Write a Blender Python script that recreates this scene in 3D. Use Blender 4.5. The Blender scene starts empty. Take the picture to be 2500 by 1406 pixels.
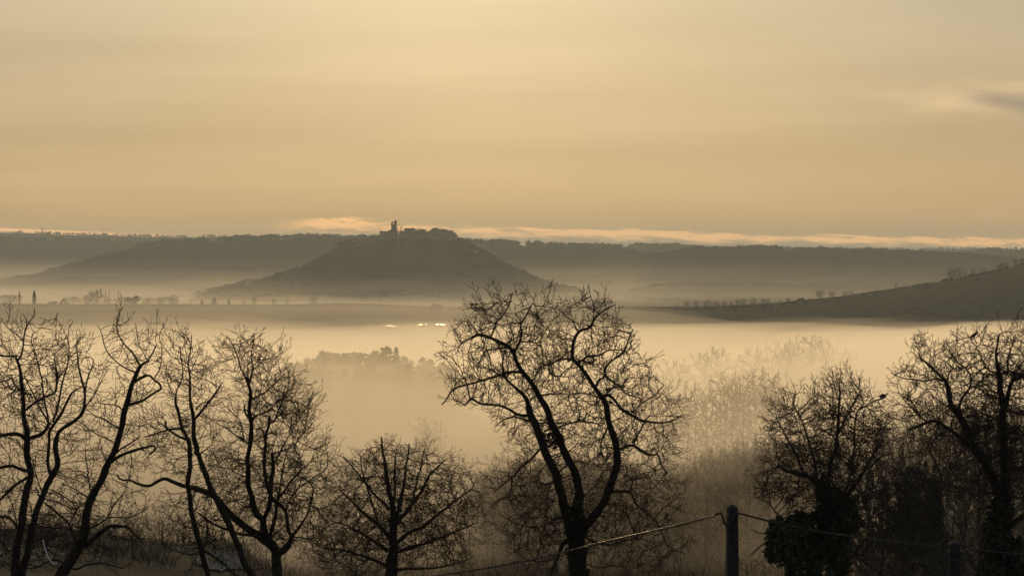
import bpy, bmesh, math, random
import numpy as np
from mathutils import Vector, Matrix, noise as mnoise

# ------------------------------------------------------------------ camera, light, sky
SC = bpy.context.scene
COL = SC.collection
R = math.radians
FOC = 5350.0                     # focal length in pixels of a 2500 px wide picture
PITCH = math.atan(103.0 / FOC)
Z0 = 100.0                       # height of the viewpoint above datum

cam_data = bpy.data.cameras.new('camera')
cam = bpy.data.objects.new('camera', cam_data)
COL.objects.link(cam)
cam_data.sensor_width = 36.0
cam_data.lens = 36.0 * FOC / 2500.0
cam_data.clip_start = 0.2
cam_data.clip_end = 60000.0
cam.location = (0, 0, Z0)
cam.rotation_euler = (R(90) - PITCH, 0, 0)
SC.camera = cam

SUN_EL, SUN_AZ = R(10.5), R(-1.3)          # low, a little above the picture, almost straight ahead
sun_dir = Vector((math.sin(SUN_AZ) * math.cos(SUN_EL), math.cos(SUN_AZ) * math.cos(SUN_EL), math.sin(SUN_EL)))
sd = bpy.data.lights.new('sun', 'SUN')
sun = bpy.data.objects.new('sun', sd)
COL.objects.link(sun)
sd.energy = 1.12
sd.angle = R(1.5)                          # veiled by thin cloud
sd.color = (1.0, 0.645, 0.268)
sun.rotation_euler = (-sun_dir).to_track_quat('-Z', 'Y').to_euler()
sun.location = (0, 300, 300)

w = bpy.data.worlds.new('World')
SC.world = w
w.use_nodes = True
nt = w.node_tree
nt.nodes.clear()
def N(kind, **kw):
    n = nt.nodes.new(kind)
    for k, v in kw.items():
        setattr(n, k, v)
    return n
def L(a, b):
    nt.links.new(a, b)
def _in(sock, v):
    if isinstance(v, (int, float)):
        sock.default_value = v
    elif isinstance(v, tuple):
        sock.default_value = v if len(v) == 4 or sock.type == 'VECTOR' else v + (1,)
    else:
        L(v, sock)
def M(op, a, b=0.0, c=0.0, clamp=False):
    n = N('ShaderNodeMath', operation=op)
    n.use_clamp = clamp
    for i, v in enumerate((a, b, c)):
        _in(n.inputs[i], v)
    return n.outputs[0]
def mixc(f, a, b):
    n = N('ShaderNodeMix', data_type='RGBA')
    _in(n.inputs['Factor'], f)
    _in(n.inputs[6], a)
    _in(n.inputs[7], b)
    return n.outputs[2]
def smooth(x, lo, hi):
    n = N('ShaderNodeMapRange', interpolation_type='SMOOTHSTEP')
    _in(n.inputs[0], x)
    n.inputs[1].default_value, n.inputs[2].default_value = lo, hi
    return n.outputs[0]
def comb(x, y, z=0.0):
    n = N('ShaderNodeCombineXYZ')
    for i, v in enumerate((x, y, z)):
        _in(n.inputs[i], v)
    return n.outputs[0]
def nois(vec, scale, detail=4.0, rough=0.55):
    n = N('ShaderNodeTexNoise')
    L(vec, n.inputs['Vector'])
    n.inputs['Scale'].default_value = scale
    n.inputs['Detail'].default_value = detail
    n.inputs['Roughness'].default_value = rough
    return n.outputs['Fac']

tc = N('ShaderNodeTexCoord')
sep = N('ShaderNodeSeparateXYZ')
L(tc.outputs['Generated'], sep.inputs[0])
dx, dy, dz = sep.outputs
elev = M('ARCSINE', dz)                                    # radians
azim = M('ARCTAN2', dx, dy)
# thin high cloud: colour by height above the horizon
ramp = N('ShaderNodeValToRGB')
L(M('DIVIDE', M('MAXIMUM', elev, 0.0), math.pi / 2), ramp.inputs[0])
stops = [(0.0, (.495, .328, .166)), (1.1 / 90, (.520, .354, .184)), (3.2 / 90, (.474, .364, .219)), (6.4 / 90, (.472, .400, .274)),
         (14 / 90, (.44, .41, .32)), (35 / 90, (.28, .295, .29)), (1.0, (.17, .20, .235))]
els = ramp.color_ramp.elements
for i, (p, c) in enumerate(stops):
    e = els[i] if i < 2 else els.new(p)
    e.position = p
    e.color = c + (1,)
# away from the sun the dawn sky turns duller and bluer
dot = N('ShaderNodeVectorMath', operation='DOT_PRODUCT')
L(tc.outputs['Generated'], dot.inputs[0])
dot.inputs[1].default_value = sun_dir
ang = M('ARCCOSINE', M('MINIMUM', dot.outputs['Value'], 0.999999))
away = smooth(ang, R(18), R(120))
veil = mixc(away, ramp.outputs[0], (.15, .17, .20))
glow = M('ADD', M('MULTIPLY', M('EXPONENT', M('DIVIDE', ang, -R(2.6))), 0.36), M('MULTIPLY', M('EXPONENT', M('DIVIDE', ang, -R(9))), 0.11))
gcol = N('ShaderNodeVectorMath', operation='SCALE')
gcol.inputs[0].default_value = (1.0, .78, .38)
L(glow, gcol.inputs['Scale'])
addg = N('ShaderNodeVectorMath', operation='ADD')
L(veil, addg.inputs[0]); L(gcol.outputs[0], addg.inputs[1])
# faint long streaks in the veil
st = nois(comb(M('MULTIPLY', azim, 2.2), M('MULTIPLY', elev, 34.0), 3.1), 1.6, 4.0, .5)
st2 = nois(comb(M('MULTIPLY', azim, 5.0), M('MULTIPLY', elev, 16.0), 9.7), 1.3, 3.0, .5)
stk = M('ADD', M('ADD', M('MULTIPLY', st, .36), M('MULTIPLY', st2, .18)), .73)
veil2 = N('ShaderNodeVectorMath', operation='SCALE')
L(addg.outputs[0], veil2.inputs[0]); L(stk, veil2.inputs['Scale'])
# low bank of stratus lying over the hills, its upper edge lit by the sun
line = M('ADD', .0060, M('MULTIPLY', azim, -.0225))
v = M('SUBTRACT', elev, line)
nz = nois(comb(M('MULTIPLY', azim, 40.0), M('MULTIPLY', v, 380.0), 1.7), 1.0, 5.0, .6)
nzb = nois(comb(M('MULTIPLY', azim, 60.0), M('MULTIPLY', v, 420.0), 5.2), 1.0, 4.0, .6)
vv = M('ADD', v, M('MULTIPLY', M('SUBTRACT', nz, .5), .0068))
body = M('MULTIPLY', smooth(vv, -.0085, -.0030), M('SUBTRACT', 1.0, smooth(vv, .0013, .0026)))
thin = smooth(M('SUBTRACT', azim, 0.0), -.118, -.075)
thin_b = M('SUBTRACT', 1.0, smooth(azim, -.165, -.145))
lineb = M('ADD', -.0021, M('MULTIPLY', azim, -.041))
vb = M('ADD', M('SUBTRACT', elev, lineb), M('MULTIPLY', M('SUBTRACT', nz, .5), .0010))
bodyb = M('MULTIPLY', M('MULTIPLY', smooth(vb, -.0016, -.0006), M('SUBTRACT', 1.0, smooth(vb, .0002, .0010))), thin_b)
lit = smooth(M('ADD', vv, M('MULTIPLY', M('SUBTRACT', nzb, .5), .0085)), -.0036, .0006)
bankc = mixc(lit, (.22, .205, .165), (1.22, .66, .27))
gaps = smooth(nzb, .30, .52)
maskA = M('MULTIPLY', M('MULTIPLY', body, thin), M('MULTIPLY', gaps, .92))
sky1 = mixc(maskA, veil2.outputs[0], bankc)
sky2 = mixc(M('MULTIPLY', bodyb, .95), sky1, (1.30, .70, .31))
# small wisps left of the bank
lw = M('SUBTRACT', elev, M('ADD', .0108, M('MULTIPLY', M('ADD', azim, .075), .0)))
wn = nois(comb(M('MULTIPLY', azim, 62.0), M('MULTIPLY', elev, 330.0), 7.7), 1.0, 5.0, .6)
wv = M('ADD', lw, M('MULTIPLY', M('SUBTRACT', wn, .5), .0085))
wm = M('MULTIPLY', M('MULTIPLY', smooth(wv, -.0026, -.0004), M('SUBTRACT', 1.0, smooth(wv, .0002, .0014))),
       M('MULTIPLY', smooth(azim, -.108, -.085), M('SUBTRACT', 1.0, smooth(azim, -.066, -.050))))
sky3 = mixc(M('MULTIPLY', wm, .9), sky2, (1.18, .64, .265))
# one darker cloud drifting in, with a rosy lit fringe
ca = M('DIVIDE', M('SUBTRACT', azim, .248), .050)
ce = M('DIVIDE', M('SUBTRACT', M('SUBTRACT', elev, .0615), M('MULTIPLY', M('SUBTRACT', azim, .24), -.16)), .0066)
cn = nois(comb(M('MULTIPLY', azim, 22.0), M('MULTIPLY', elev, 90.0), 2.4), 1.3, 4.0, .55)
cd = M('ADD', M('SQRT', M('ADD', M('MULTIPLY', ca, ca), M('MULTIPLY', ce, ce))), M('MULTIPLY', M('SUBTRACT', cn, .5), 1.3))
fa = M('DIVIDE', M('SUBTRACT', azim, .225), .058)
fe = M('DIVIDE', M('SUBTRACT', elev, .0655), .0080)
fd = M('ADD', M('SQRT', M('ADD', M('MULTIPLY', fa, fa), M('MULTIPLY', fe, fe))), M('MULTIPLY', M('SUBTRACT', cn, .5), 1.4))
sky4 = mixc(M('MULTIPLY', M('SUBTRACT', 1.0, smooth(fd, .15, 1.15)), .60), sky3, (.84, .60, .345))
sky5 = mixc(M('MULTIPLY', M('SUBTRACT', 1.0, smooth(cd, .35, 1.25)), .85), sky4, (.24, .21, .165))
# clear air above and behind the thin cloud
nish = N('ShaderNodeTexSky', sky_type='NISHITA')
nish.sun_disc = False
nish.sun_elevation = SUN_EL
nish.sun_rotation = SUN_AZ
nish.dust_density = 4.0
nsc = N('ShaderNodeVectorMath', operation='SCALE')
L(nish.outputs[0], nsc.inputs[0])
nsc.inputs['Scale'].default_value = 0.05
final = mixc(.94, nsc.outputs[0], sky5)
bg = N('ShaderNodeBackground')
L(final, bg.inputs['Color'])
bg.inputs['Strength'].default_value = 1.0
out = N('ShaderNodeOutputWorld')
L(bg.outputs[0], out.inputs['Surface'])

SC.view_settings.view_transform = 'Standard'
SC.view_settings.look = 'None'
SC.view_settings.exposure = 0.0
SC.view_settings.gamma = 1.0
SC.view_settings.use_curve_mapping = False
SC.render.engine = 'CYCLES'
SC.cycles.volume_bounces = 2
SC.cycles.max_bounces = 6
SC.cycles.diffuse_bounces = 2
SC.cycles.transparent_max_bounces = 64
SC.cycles.use_denoising = True
SC.cycles.use_adaptive_sampling = False

# ------------------------------------------------------------------ helpers
def P(px, py, Y):
    """World point at depth Y on the sight line of a spot in the photograph."""
    f = Vector((0, math.cos(PITCH), -math.sin(PITCH)))
    u = Vector((0, math.sin(PITCH), math.cos(PITCH)))
    d = f + Vector((1, 0, 0)) * ((px - 1250.0) / FOC) + u * ((703.0 - py) / FOC)
    return Vector((0, 0, Z0)) + d * (Y / d.y)
def X(px, Y):
    return P(px, 600, Y).x
def Zat(py, Y):
    return P(1250, py, Y).z
def tag(o, label=None, cat=None, group=None, kind=None):
    if label: o['label'] = label
    if cat: o['category'] = cat
    if group: o['group'] = group
    if kind: o['kind'] = kind
    return o
def empty(name, loc=(0, 0, 0), rz=0.0):
    o = bpy.data.objects.new(name, None)
    o.empty_display_size = 0.5
    o.location = loc
    o.rotation_euler = (0, 0, rz)
    COL.objects.link(o)
    return o
def mesh_obj(name, verts, faces, mat, parent=None, smooth_=False):
    me = bpy.data.meshes.new(name)
    me.from_pydata([tuple(v) for v in verts], [], faces)
    if smooth_:
        me.polygons.foreach_set('use_smooth', [True] * len(me.polygons))
    me.materials.append(mat)
    me.update()
    o = bpy.data.objects.new(name, me)
    COL.objects.link(o)
    if parent is not None:
        o.parent = parent
    return o
class MB:
    """Collects verts and faces of one mesh."""
    def __init__(self):
        self.v, self.f = [], []
    def add(self, vs, fs):
        b = len(self.v)
        self.v += [tuple(x) for x in vs]
        self.f += [tuple(i + b for i in f) for f in fs]
    def box(self, x0, x1, y0, y1, z0, z1):
        self.add([(x0, y0, z0), (x1, y0, z0), (x1, y1, z0), (x0, y1, z0), (x0, y0, z1), (x1, y0, z1), (x1, y1, z1), (x0, y1, z1)],
                 [(0, 3, 2, 1), (4, 5, 6, 7), (0, 1, 5, 4), (1, 2, 6, 5), (2, 3, 7, 6), (3, 0, 4, 7)])
    def tube(self, pts, rad, n=5, cap=True):
        pts = [Vector(p) for p in pts]
        k = len(pts)
        if k < 2: return
        rad = rad if isinstance(rad, (list, tuple)) else [rad] * k
        vs, fs = [], []
        t0 = (pts[1] - pts[0]).normalized()
        a = t0.orthogonal().normalized()
        for i in range(k):
            t = (pts[min(i + 1, k - 1)] - pts[max(i - 1, 0)])
            if t.length < 1e-9: t = t0
            t = t.normalized()
            a = (a - t * a.dot(t))
            if a.length < 1e-6: a = t.orthogonal()
            a.normalize()
            b = t.cross(a)
            for j in range(n):
                q = 2 * math.pi * j / n
                vs.append(pts[i] + (a * math.cos(q) + b * math.sin(q)) * rad[i])
        for i in range(k - 1):
            for j in range(n):
                fs.append((i * n + j, i * n + (j + 1) % n, (i + 1) * n + (j + 1) % n, (i + 1) * n + j))
        if cap:
            fs.append(tuple(range(n - 1, -1, -1)))
            fs.append(tuple((k - 1) * n + j for j in range(n)))
        self.add(vs, fs)
    def build(self, name, mat, parent=None, smooth_=False):
        return mesh_obj(name, self.v, self.f, mat, parent, smooth_)

def mat(name, c1, c2=None, scale=5.0, rough=.9, detail=5.0, bump=0.0, metal=0.0, spec=0.3):
    m = bpy.data.materials.new(name)
    m.use_nodes = True
    t = m.node_tree
    b = t.nodes['Principled BSDF']
    b.inputs['Roughness'].default_value = rough
    b.inputs['Metallic'].default_value = metal
    b.inputs['Specular IOR Level'].default_value = spec
    if c2 is None:
        b.inputs['Base Color'].default_value = c1 + (1,)
        if not bump: return m
    tcn = t.nodes.new('ShaderNodeTexCoord')
    nz_ = t.nodes.new('ShaderNodeTexNoise')
    nz_.inputs['Scale'].default_value = scale
    nz_.inputs['Detail'].default_value = detail
    t.links.new(tcn.outputs['Object'], nz_.inputs['Vector'])
    if c2 is not None:
        rp = t.nodes.new('ShaderNodeValToRGB')
        rp.color_ramp.elements[0].position, rp.color_ramp.elements[1].position = .32, .68
        rp.color_ramp.elements[0].color, rp.color_ramp.elements[1].color = c1 + (1,), c2 + (1,)
        t.links.new(nz_.outputs['Fac'], rp.inputs[0])
        t.links.new(rp.outputs[0], b.inputs['Base Color'])
    if bump:
        bp = t.nodes.new('ShaderNodeBump')
        bp.inputs['Strength'].default_value = bump
        t.links.new(nz_.outputs['Fac'], bp.inputs['Height'])
        t.links.new(bp.outputs[0], b.inputs['Normal'])
    return m
def volume_mat(name, density, color, g):
    m = bpy.data.materials.new(name)
    m.use_nodes = True
    t = m.node_tree
    t.nodes.clear()
    v_ = t.nodes.new('ShaderNodeVolumePrincipled')
    v_.inputs['Density'].default_value = density
    v_.inputs['Color'].default_value = color + (1,)
    v_.inputs['Anisotropy'].default_value = g
    o_ = t.nodes.new('ShaderNodeOutputMaterial')
    t.links.new(v_.outputs[0], o_.inputs['Volume'])
    return m

MAT = {
    'bark': mat('bark', (.020, .017, .013), (.055, .048, .038), 9.0, .95, 6.0, .5),
    'twig': mat('twig_bark', (.014, .011, .008), (.030, .025, .019), 3.0, .9),
    'pale_bark': mat('pale_bark', (.060, .048, .034), (.105, .088, .064), 3.0, .9),
    'ivy': mat('ivy_leaf', (.014, .024, .010), (.032, .050, .020), 2.0, .55),
    'evergreen': mat('evergreen', (.012, .017, .010), (.030, .036, .020), .8, .85),
    'wood': mat('far_wood', (.040, .038, .029), (.068, .062, .048), .02, .95, spec=0.0),
    'soil': mat('hillside', (.020, .020, .016), (.036, .033, .026), .012, .95, 8.0, spec=0.0),
    'meadow': mat('meadow_grass', (.095, .080, .055), (.165, .140, .098), .15, .95, 8.0, spec=0.0),
    'frost': mat('frosty_grass', (.115, .115, .115), (.175, .175, .176), .35, .95, spec=0.0),
    'stone': mat('old_stone', (.20, .175, .14), (.33, .29, .23), .6, .9),
    'roof': mat('roof_tile', (.15, .085, .055), (.24, .14, .09), .8, .9),
    'timber': mat('weathered_post', (.020, .019, .020), (.040, .038, .039), 14.0, .85, 6.0, .3),
    'cable': mat('black_cable', (.020, .020, .022), None, rough=.42, spec=.35),
    'steel': mat('grey_steel', (.30, .30, .30), None, rough=.4, metal=.8),
    'wire': mat('painted_glint_wire', (.85, .84, .80), None, rough=.25, spec=.7),  # white base colour stands in for the wire's sun glint
    'plastic': mat('greenhouse_film', (.62, .63, .62), None, rough=.36, spec=.6),
    'dark': mat('dark_opening', (.012, .012, .012), None),
}
# ------------------------------------------------------------------ land
def S(t):
    t = np.clip(t, 0, 1)
    return t * t * (3 - 2 * t)
BASE_Y = [-400, -60, 0, 15, 32, 50, 100, 150, 200, 250, 300, 400, 500, 650, 800, 1000, 1200, 1350, 1450, 1700, 1900, 2200, 2600, 60000]
BASE_Z = [4, 0, -1.7, -4.5, -8.6, -11, -17.5, -25, -31.5, -37.5, -42, -50, -57, -65, -71, -74, -74, -73, -72, -71, -70, -69, -69, -69]
CREST_PX = [-3000, -1500, 0, 450, 700, 760, 820, 900, 1040, 1250, 1500, 1700, 1850, 1950, 2050, 2150, 2250, 2350, 2450, 2500, 2700, 3200, 4200]
CREST_PY = [735, 742, 746, 749, 752, 751, 750, 752, 761, 766, 761, 756, 748, 738, 728, 712, 695, 680, 660, 645, 600, 565, 565]
CREST_Y = 1900.0
def fbm(x, y, s, seed=0.0, octs=4):
    out = 0.0
    for k in range(octs):
        f = 2.0 ** k / s
        out += mnoise.noise((x * f + seed, y * f - seed, seed * 1.7 + k)) / 2.0 ** k
    return out
def ground_z(x, y):
    """Height of the ground (world) at a point, scalar."""
    yy = max(y, 1.0)
    z = float(np.interp(y, BASE_Y, BASE_Z))
    px = 1250 + x / yy * FOC
    # a shelf of meadow below the viewpoint, towards the left
    if 40 < y < 230:
        k = float(S((-0.085 - x / yy) / 0.05))
        sh = float(np.interp(y, [40, 50, 100, 152, 165, 200, 230], [-9.8, -11, -14.8, -19.7, -21.6, -31.5, -35]))
        sh += (.55 * mnoise.noise((x / 7.0, y / 30.0, 2.2)) + .30 * mnoise.noise((x / 2.6, y / 20.0, 7.2))) * min(1.0, (y - 40) / 60) - min(.06, max(0.0, x / yy + .212)) * 17
        z = z * (1 - k) + sh * k
    if 80 < y < 420:                               # ground is higher towards the right
        k = float(S((x / yy - 0.10) / 0.12)) * float(S((y - 80) / 60)) * float(S((420 - y) / 150))
        z += 5.0 * k
    if 380 < y < 1250:
        k = float(S((x / yy - 0.02) / 0.12)) * float(S((y - 380) / 150)) * float(S((1250 - y) / 300))
        z += 8.0 * k
    if 1300 < y < 2700:                            # rise to the plateau and the right-hand hill
        zc = -(float(np.interp(px, CREST_PX, CREST_PY)) - 600) / FOC * CREST_Y
        s = float(S((y - 1330) / 300)) * .76 + float(S((y - 1560) / 340)) * .24 if y < CREST_Y else float(1 - S((y - CREST_Y - 40) / 600))
        z = z + (zc - z) * s
    if y > 60:
        z += fbm(x, y, 160 + y * .05, 3.3, 3) * min(1.2, y / 400.0)
    return Z0 + z
def make_ground():
    rs = list(np.linspace(3, 60, 16)) + list(np.geomspace(66, 1300, 46)) + list(np.linspace(1325, 2650, 58)) + list(np.geomspace(2760, 10500, 12))
    th = sorted(set(list(np.round(np.linspace(-17, 17, 115), 3)) + list(np.round(np.linspace(17, 60, 20), 3)) + list(np.round(np.linspace(-60, -17, 20), 3))
                    + [70, 90, 110, 135, 160, 180, -70, -90, -110, -135, -160]))
    vs, fs = [(0, 0, ground_z(0, 0))], []
    n = len(th)
    for r in rs:
        for a in th:
            x, y = r * math.sin(R(a)), r * math.cos(R(a))
            vs.append((x, y, ground_z(x, y)))
    for j in range(n):
        fs.append((0, 1 + (j + 1) % n, 1 + j))
    for i in range(len(rs) - 1):
        for j in range(n):
            a, b = 1 + i * n + j, 1 + i * n + (j + 1) % n
            fs.append((a, b, b + n, a + n))
    o = mesh_obj('ground', vs, fs, MAT['meadow'], None, True)
    return tag(o, kind='structure')
make_ground()

# a pale frosted strip of meadow lying on the shelf
def make_frost():
    vs, fs = [], []
    n = 40
    for i in range(n + 1):
        px = 475 + (765 - 475) * i / n
        e_ = min(1.0, i / 5, (n - i) / 5)
        mid = 1372 - 10 * (i / n)
        top = mid - (20 + 9 * mnoise.noise((i * .45, 1, 0))) * e_ - .5
        bot = mid + (22 + 9 * mnoise.noise((i * .5, 5, 0))) * e_ + .5
        for py in (top, bot):
            lo, hi = 60.0, 200.0                  # walk the sight line down to the ground
            for _ in range(30):
                m_ = (lo + hi) / 2
                p = P(px, py, m_)
                if p.z > ground_z(p.x, p.y) + .03: lo = m_
                else: hi = m_
            p = P(px, py, lo)
            vs.append((p.x, p.y, ground_z(p.x, p.y) + .10))
    for i in range(n):
        fs.append((2 * i, 2 * i + 1, 2 * i + 3, 2 * i + 2))
    tag(mesh_obj('frosty_field', vs, fs, MAT['frost']), kind='structure')
make_frost()

def make_ridge(D, pxs, pys, front, back, seed, x0px, x1px, nx=150, name='hills', rough=3.0):
    """A long hill whose crest shows along the given line at distance D."""
    base = -72.0
    ts = list(np.linspace(-1, -.1, 40)) + list(np.linspace(-.085, .03, 9)) + [.06, .10, .25, .5, .8, 1.0]
    def surf(px, t):
        zc = -(float(np.interp(px, pxs, pys)) - 600) / FOC * D
        k = float(S((t + 1))) ** .85 if t < 0 else float(1 - .9 * S(t))
        x = (px - 1250) / FOC * D
        y = D + (t * front if t < 0 else t * back)
        g = fbm(x, y, 420, seed, 4) * rough * 4.0 * (1 - k) * k * 3.0
        # the wood that clothes the slope: an uneven roof of crowns, with a few clearings
        m_ = float(S((mnoise.noise((x / 330 + seed, y / 420, seed)) + .34) / .22)) * min(1.0, k / .12)
        c_ = m_ * (3.0 + 3.6 * mnoise.noise((x / 17, y / 34, seed)) + 2.4 * mnoise.noise((x / 7.5, y / 20, seed + 4)) + 3.2 * mnoise.noise((x / 60, y / 70, seed + 9)))
        return Vector((x, y, Z0 + base + (zc - base) * k + g + c_))
    vs, fs = [], []
    for i in range(nx + 1):
        px = x0px + (x1px - x0px) * i / nx
        for t in ts:
            vs.append(tuple(surf(px, t)))
    n = len(ts)
    for i in range(nx):
        for j in range(n - 1):
            fs.append((i * n + j, (i + 1) * n + j, (i + 1) * n + j + 1, i * n + j + 1))
    o = mesh_obj(name, vs, fs, MAT['soil'], None, True)
    tag(o, kind='structure')
    z_at = surf
    return z_at

FAR = make_ridge(9000, [-2000, -400, 0, 100, 200, 330, 450, 520, 560, 640, 760, 1000, 2000, 3200, 5000],
                 [566, 568, 573, 572, 575, 580, 583, 581, 584, 590, 600, 606, 612, 612, 612], 1200, 1100, 1.1, -900, 3300, 260)
WEST = make_ridge(7000, [-1600, -400, 0, 80, 96, 200, 262, 336, 400, 563, 700, 900],
                  [592, 590, 588, 588, 591, 591, 589, 594, 598, 600, 612, 650], 1500, 1200, 2.2, -700, 960, 260)
MID = make_ridge(5200, [200, 240, 288, 320, 358, 404, 448, 563, 576, 640, 704, 736, 756, 800, 850, 900, 1000, 1130, 1180, 1250, 1300, 1400, 1480, 1560, 1650, 1750],
                 [690, 668, 640, 623, 607, 599, 597, 594, 590, 590, 589, 586, 588, 589, 588, 591, 592, 595, 599, 601, 606, 608, 611, 628, 660, 690], 1500, 1100, 3.7, 190, 1760, 360)
EAST = make_ridge(6600, [1300, 1420, 1480, 1500, 1560, 1650, 1680, 1720, 1760, 1900, 2100, 2360, 2380, 2420, 2470, 2520, 2800, 4200],
                  [640, 614, 608, 604, 602, 604, 609, 610, 613, 614, 617, 628, 620, 616, 622, 624, 624, 618], 1500, 1200, 5.3, 1300, 3300, 280)
NEAR = make_ridge(4500, [1480, 1560, 1600, 1640, 1708, 1862, 1928, 2038, 2104, 2236, 2324, 2400, 2500, 2700, 3000, 4000],
                  [680, 645, 634, 626, 617, 614, 617, 622, 622, 628, 631, 636, 645, 655, 660, 660], 1500, 900, 7.9, 1460, 3300, 360)

# the round castle hill
CH_PX = [380, 440, 480, 560, 600, 650, 676, 701, 744, 762, 805, 823, 848, 863, 910, 960, 1000, 1100, 1133, 1154, 1190, 1219, 1266, 1316, 1374, 1428, 1500, 1580]
CH_PY = [760, 740, 724, 706, 694, 690, 681, 672, 661, 650, 629, 615, 611, 601, 597, 594, 594, 592, 594, 609, 625, 643, 668, 690, 704, 716, 738, 760]
CH_D = 3000.0
def castle_z(x, y):
    px = 1250 + x / CH_D * FOC
    zc = -(float(np.interp(px, CH_PX, CH_PY)) - 600) / FOC * CH_D
    d = abs(y - CH_D)
    wv_ = 150 + 110 * fbm(x, 0, 170, 4.4, 2) * .4
    k = math.exp(-(max(0.0, d - 34) / wv_) ** 2 * .9)
    base = -74.0
    g = fbm(x, y, 70, 9.1, 4) * 5.0 * (1 - k) * (1 if k > .03 else k / .03)
    return Z0 + base + (zc - base) * k + g
def make_castle_hill():
    vs, fs = [], []
    nx, ny = 170, 64
    for i in range(nx + 1):
        x = X(370 + 1220 * i / nx, CH_D)
        for j in range(ny + 1):
            y = CH_D - 460 + 920 * j / ny
            vs.append((x, y, castle_z(x, y)))
    n = ny + 1
    for i in range(nx):
        for j in range(ny):
            fs.append((i * n + j, (i + 1) * n + j, (i + 1) * n + j + 1, i * n + j + 1))
    tag(mesh_obj('hill', vs, fs, MAT['soil'], None, True), kind='structure')
make_castle_hill()

# ------------------------------------------------------------------ air and fog
def make_haze():
    b = MB()
    b.box(-10700, 10700, -10700, 10700, Z0 - 97, Z0 + 70)
    o = b.build('haze', volume_mat('haze_air', HAZE, (.74, .885, 1.0), .42))
    tag(o, kind='stuff')
def make_mist(name, x0, x1, y0, y1, top, bottom, dens, g=.62, seed=0.0, amp=2.0, size=120.0, edge=.22, nx=60, ny=60, color=(1.0, .985, .955), fan=False):
    """A low fog bank: its upper side billows and sinks below the ground at its rim."""
    vs, fs = [], []
    for j in range(ny + 1):
        v_ = j / ny
        y = y0 + (y1 - y0) * v_
        for i in range(nx + 1):
            u_ = i / nx
            x = (x0 + (x1 - x0) * u_) * (y / y1 if fan else 1.0)
            e = min(1.0, min(u_, 1 - u_) / edge, min(v_, 1 - v_) / edge)
            e = float(S(e))
            t_ = top(u_, v_) if callable(top) else top
            t_ = t_ + amp * fbm(x, y, size, seed, 4)
            vs.append((x, y, Z0 + bottom + 1.0 + (t_ - bottom - 1.0) * e ** .5))
    n = nx + 1
    b0 = len(vs)
    for j in range(ny + 1):
        y = y0 + (y1 - y0) * j / ny
        for i in range(nx + 1):
            x = (x0 + (x1 - x0) * i / nx) * (y / y1 if fan else 1.0)
            if i in (0, nx) or j in (0, ny):
                vs.append((x, y, Z0 + bottom))
            else:
                vs.append(None)
    idx, out_v = {}, []
    for k, p in enumerate(vs):
        if p is not None:
            idx[k] = len(out_v)
            out_v.append(p)
    for j in range(ny):
        for i in range(nx):
            a = j * n + i
            fs.append((a, a + 1, a + n + 1, a + n))
    ring = [(0, i) for i in range(nx)] + [(j, nx) for j in range(ny)] + [(ny, i) for i in range(nx, 0, -1)] + [(j, 0) for j in range(ny, 0, -1)]
    ids = [j * n + i for j, i in ring]
    for k in range(len(ids)):
        a, b = ids[k], ids[(k + 1) % len(ids)]
        fs.append((b, a, b0 + a, b0 + b))
    fs = [tuple(idx[i] for i in f) for f in fs]
    fs.append(tuple(idx[b0 + i] for i in reversed(ids)))
    o = mesh_obj(name, out_v, fs, volume_mat(name + '_air', dens, color, g))
    tag(o, kind='stuff')
    return o
HAZE = 5.6e-5
make_haze()
# the air of the basin between the viewpoint and the castle hill is a little thicker
make_mist('basin_haze', -1500, 1500, 900, 2960, 22, -95, 9e-5, .45, 51.0, 9.0, 420, .16, 30, 30, (.76, .89, 1.0))
# thin ground mist over the wooded slope below the viewpoint
make_mist('slope_mist', -300, 300, 60, 500, -13, -95, 2.3e-3, .60, 1.0, 2.0, 70, .34)
make_mist('added_mist', 6, 62, 64, 170, -10, -60, 3.2e-3, .60, 61.0, 1.5, 25, .25, 30, 30)  # extra patch added to lighten the murk behind the lower post
# fog lying in the valley: dense under the plateau, thinner over the nearer valley floor
make_mist('valley_fog', -1000, 1000, 860, 1660, -57, -95, 6.0e-3, .62, 2.0, 6.0, 190, .14, 90, 90)
make_mist('fog_veil', -1000, 1000, 700, 1720, -50, -95, 1.1e-3, .62, 33.0, 7.0, 160, .20, 80, 80)
make_mist('valley_mist', -800, 800, 330, 1480, -44, -95, 1.6e-3, .62, 5.0, 4.0, 150, .26, 70, 80)
make_mist('grove_mist', -460, 90, 470, 1200, -31, -95, 1.35e-3, .62, 21.0, 6.5, 90, .36, 60, 70)
make_mist('meadow_mist', -20, 380, 310, 960, lambda u, v: -21 - 9 * v, -95, 4.4e-3, .62, 26.0, 6.0, 80, .34, 60, 70)
make_mist('far_meadow_mist', 40, 420, 600, 1010, -29, -95, 7.0e-3, .62, 29.0, 5.0, 80, .36, 50, 50)
# hazier air over the western half of the plateau
make_mist('plateau_mist', -1000, 420, 1150, 2060, -40, -95, 1.0e-3, .60, 14.0, 3.5, 200, .35, 50, 50)
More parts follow.
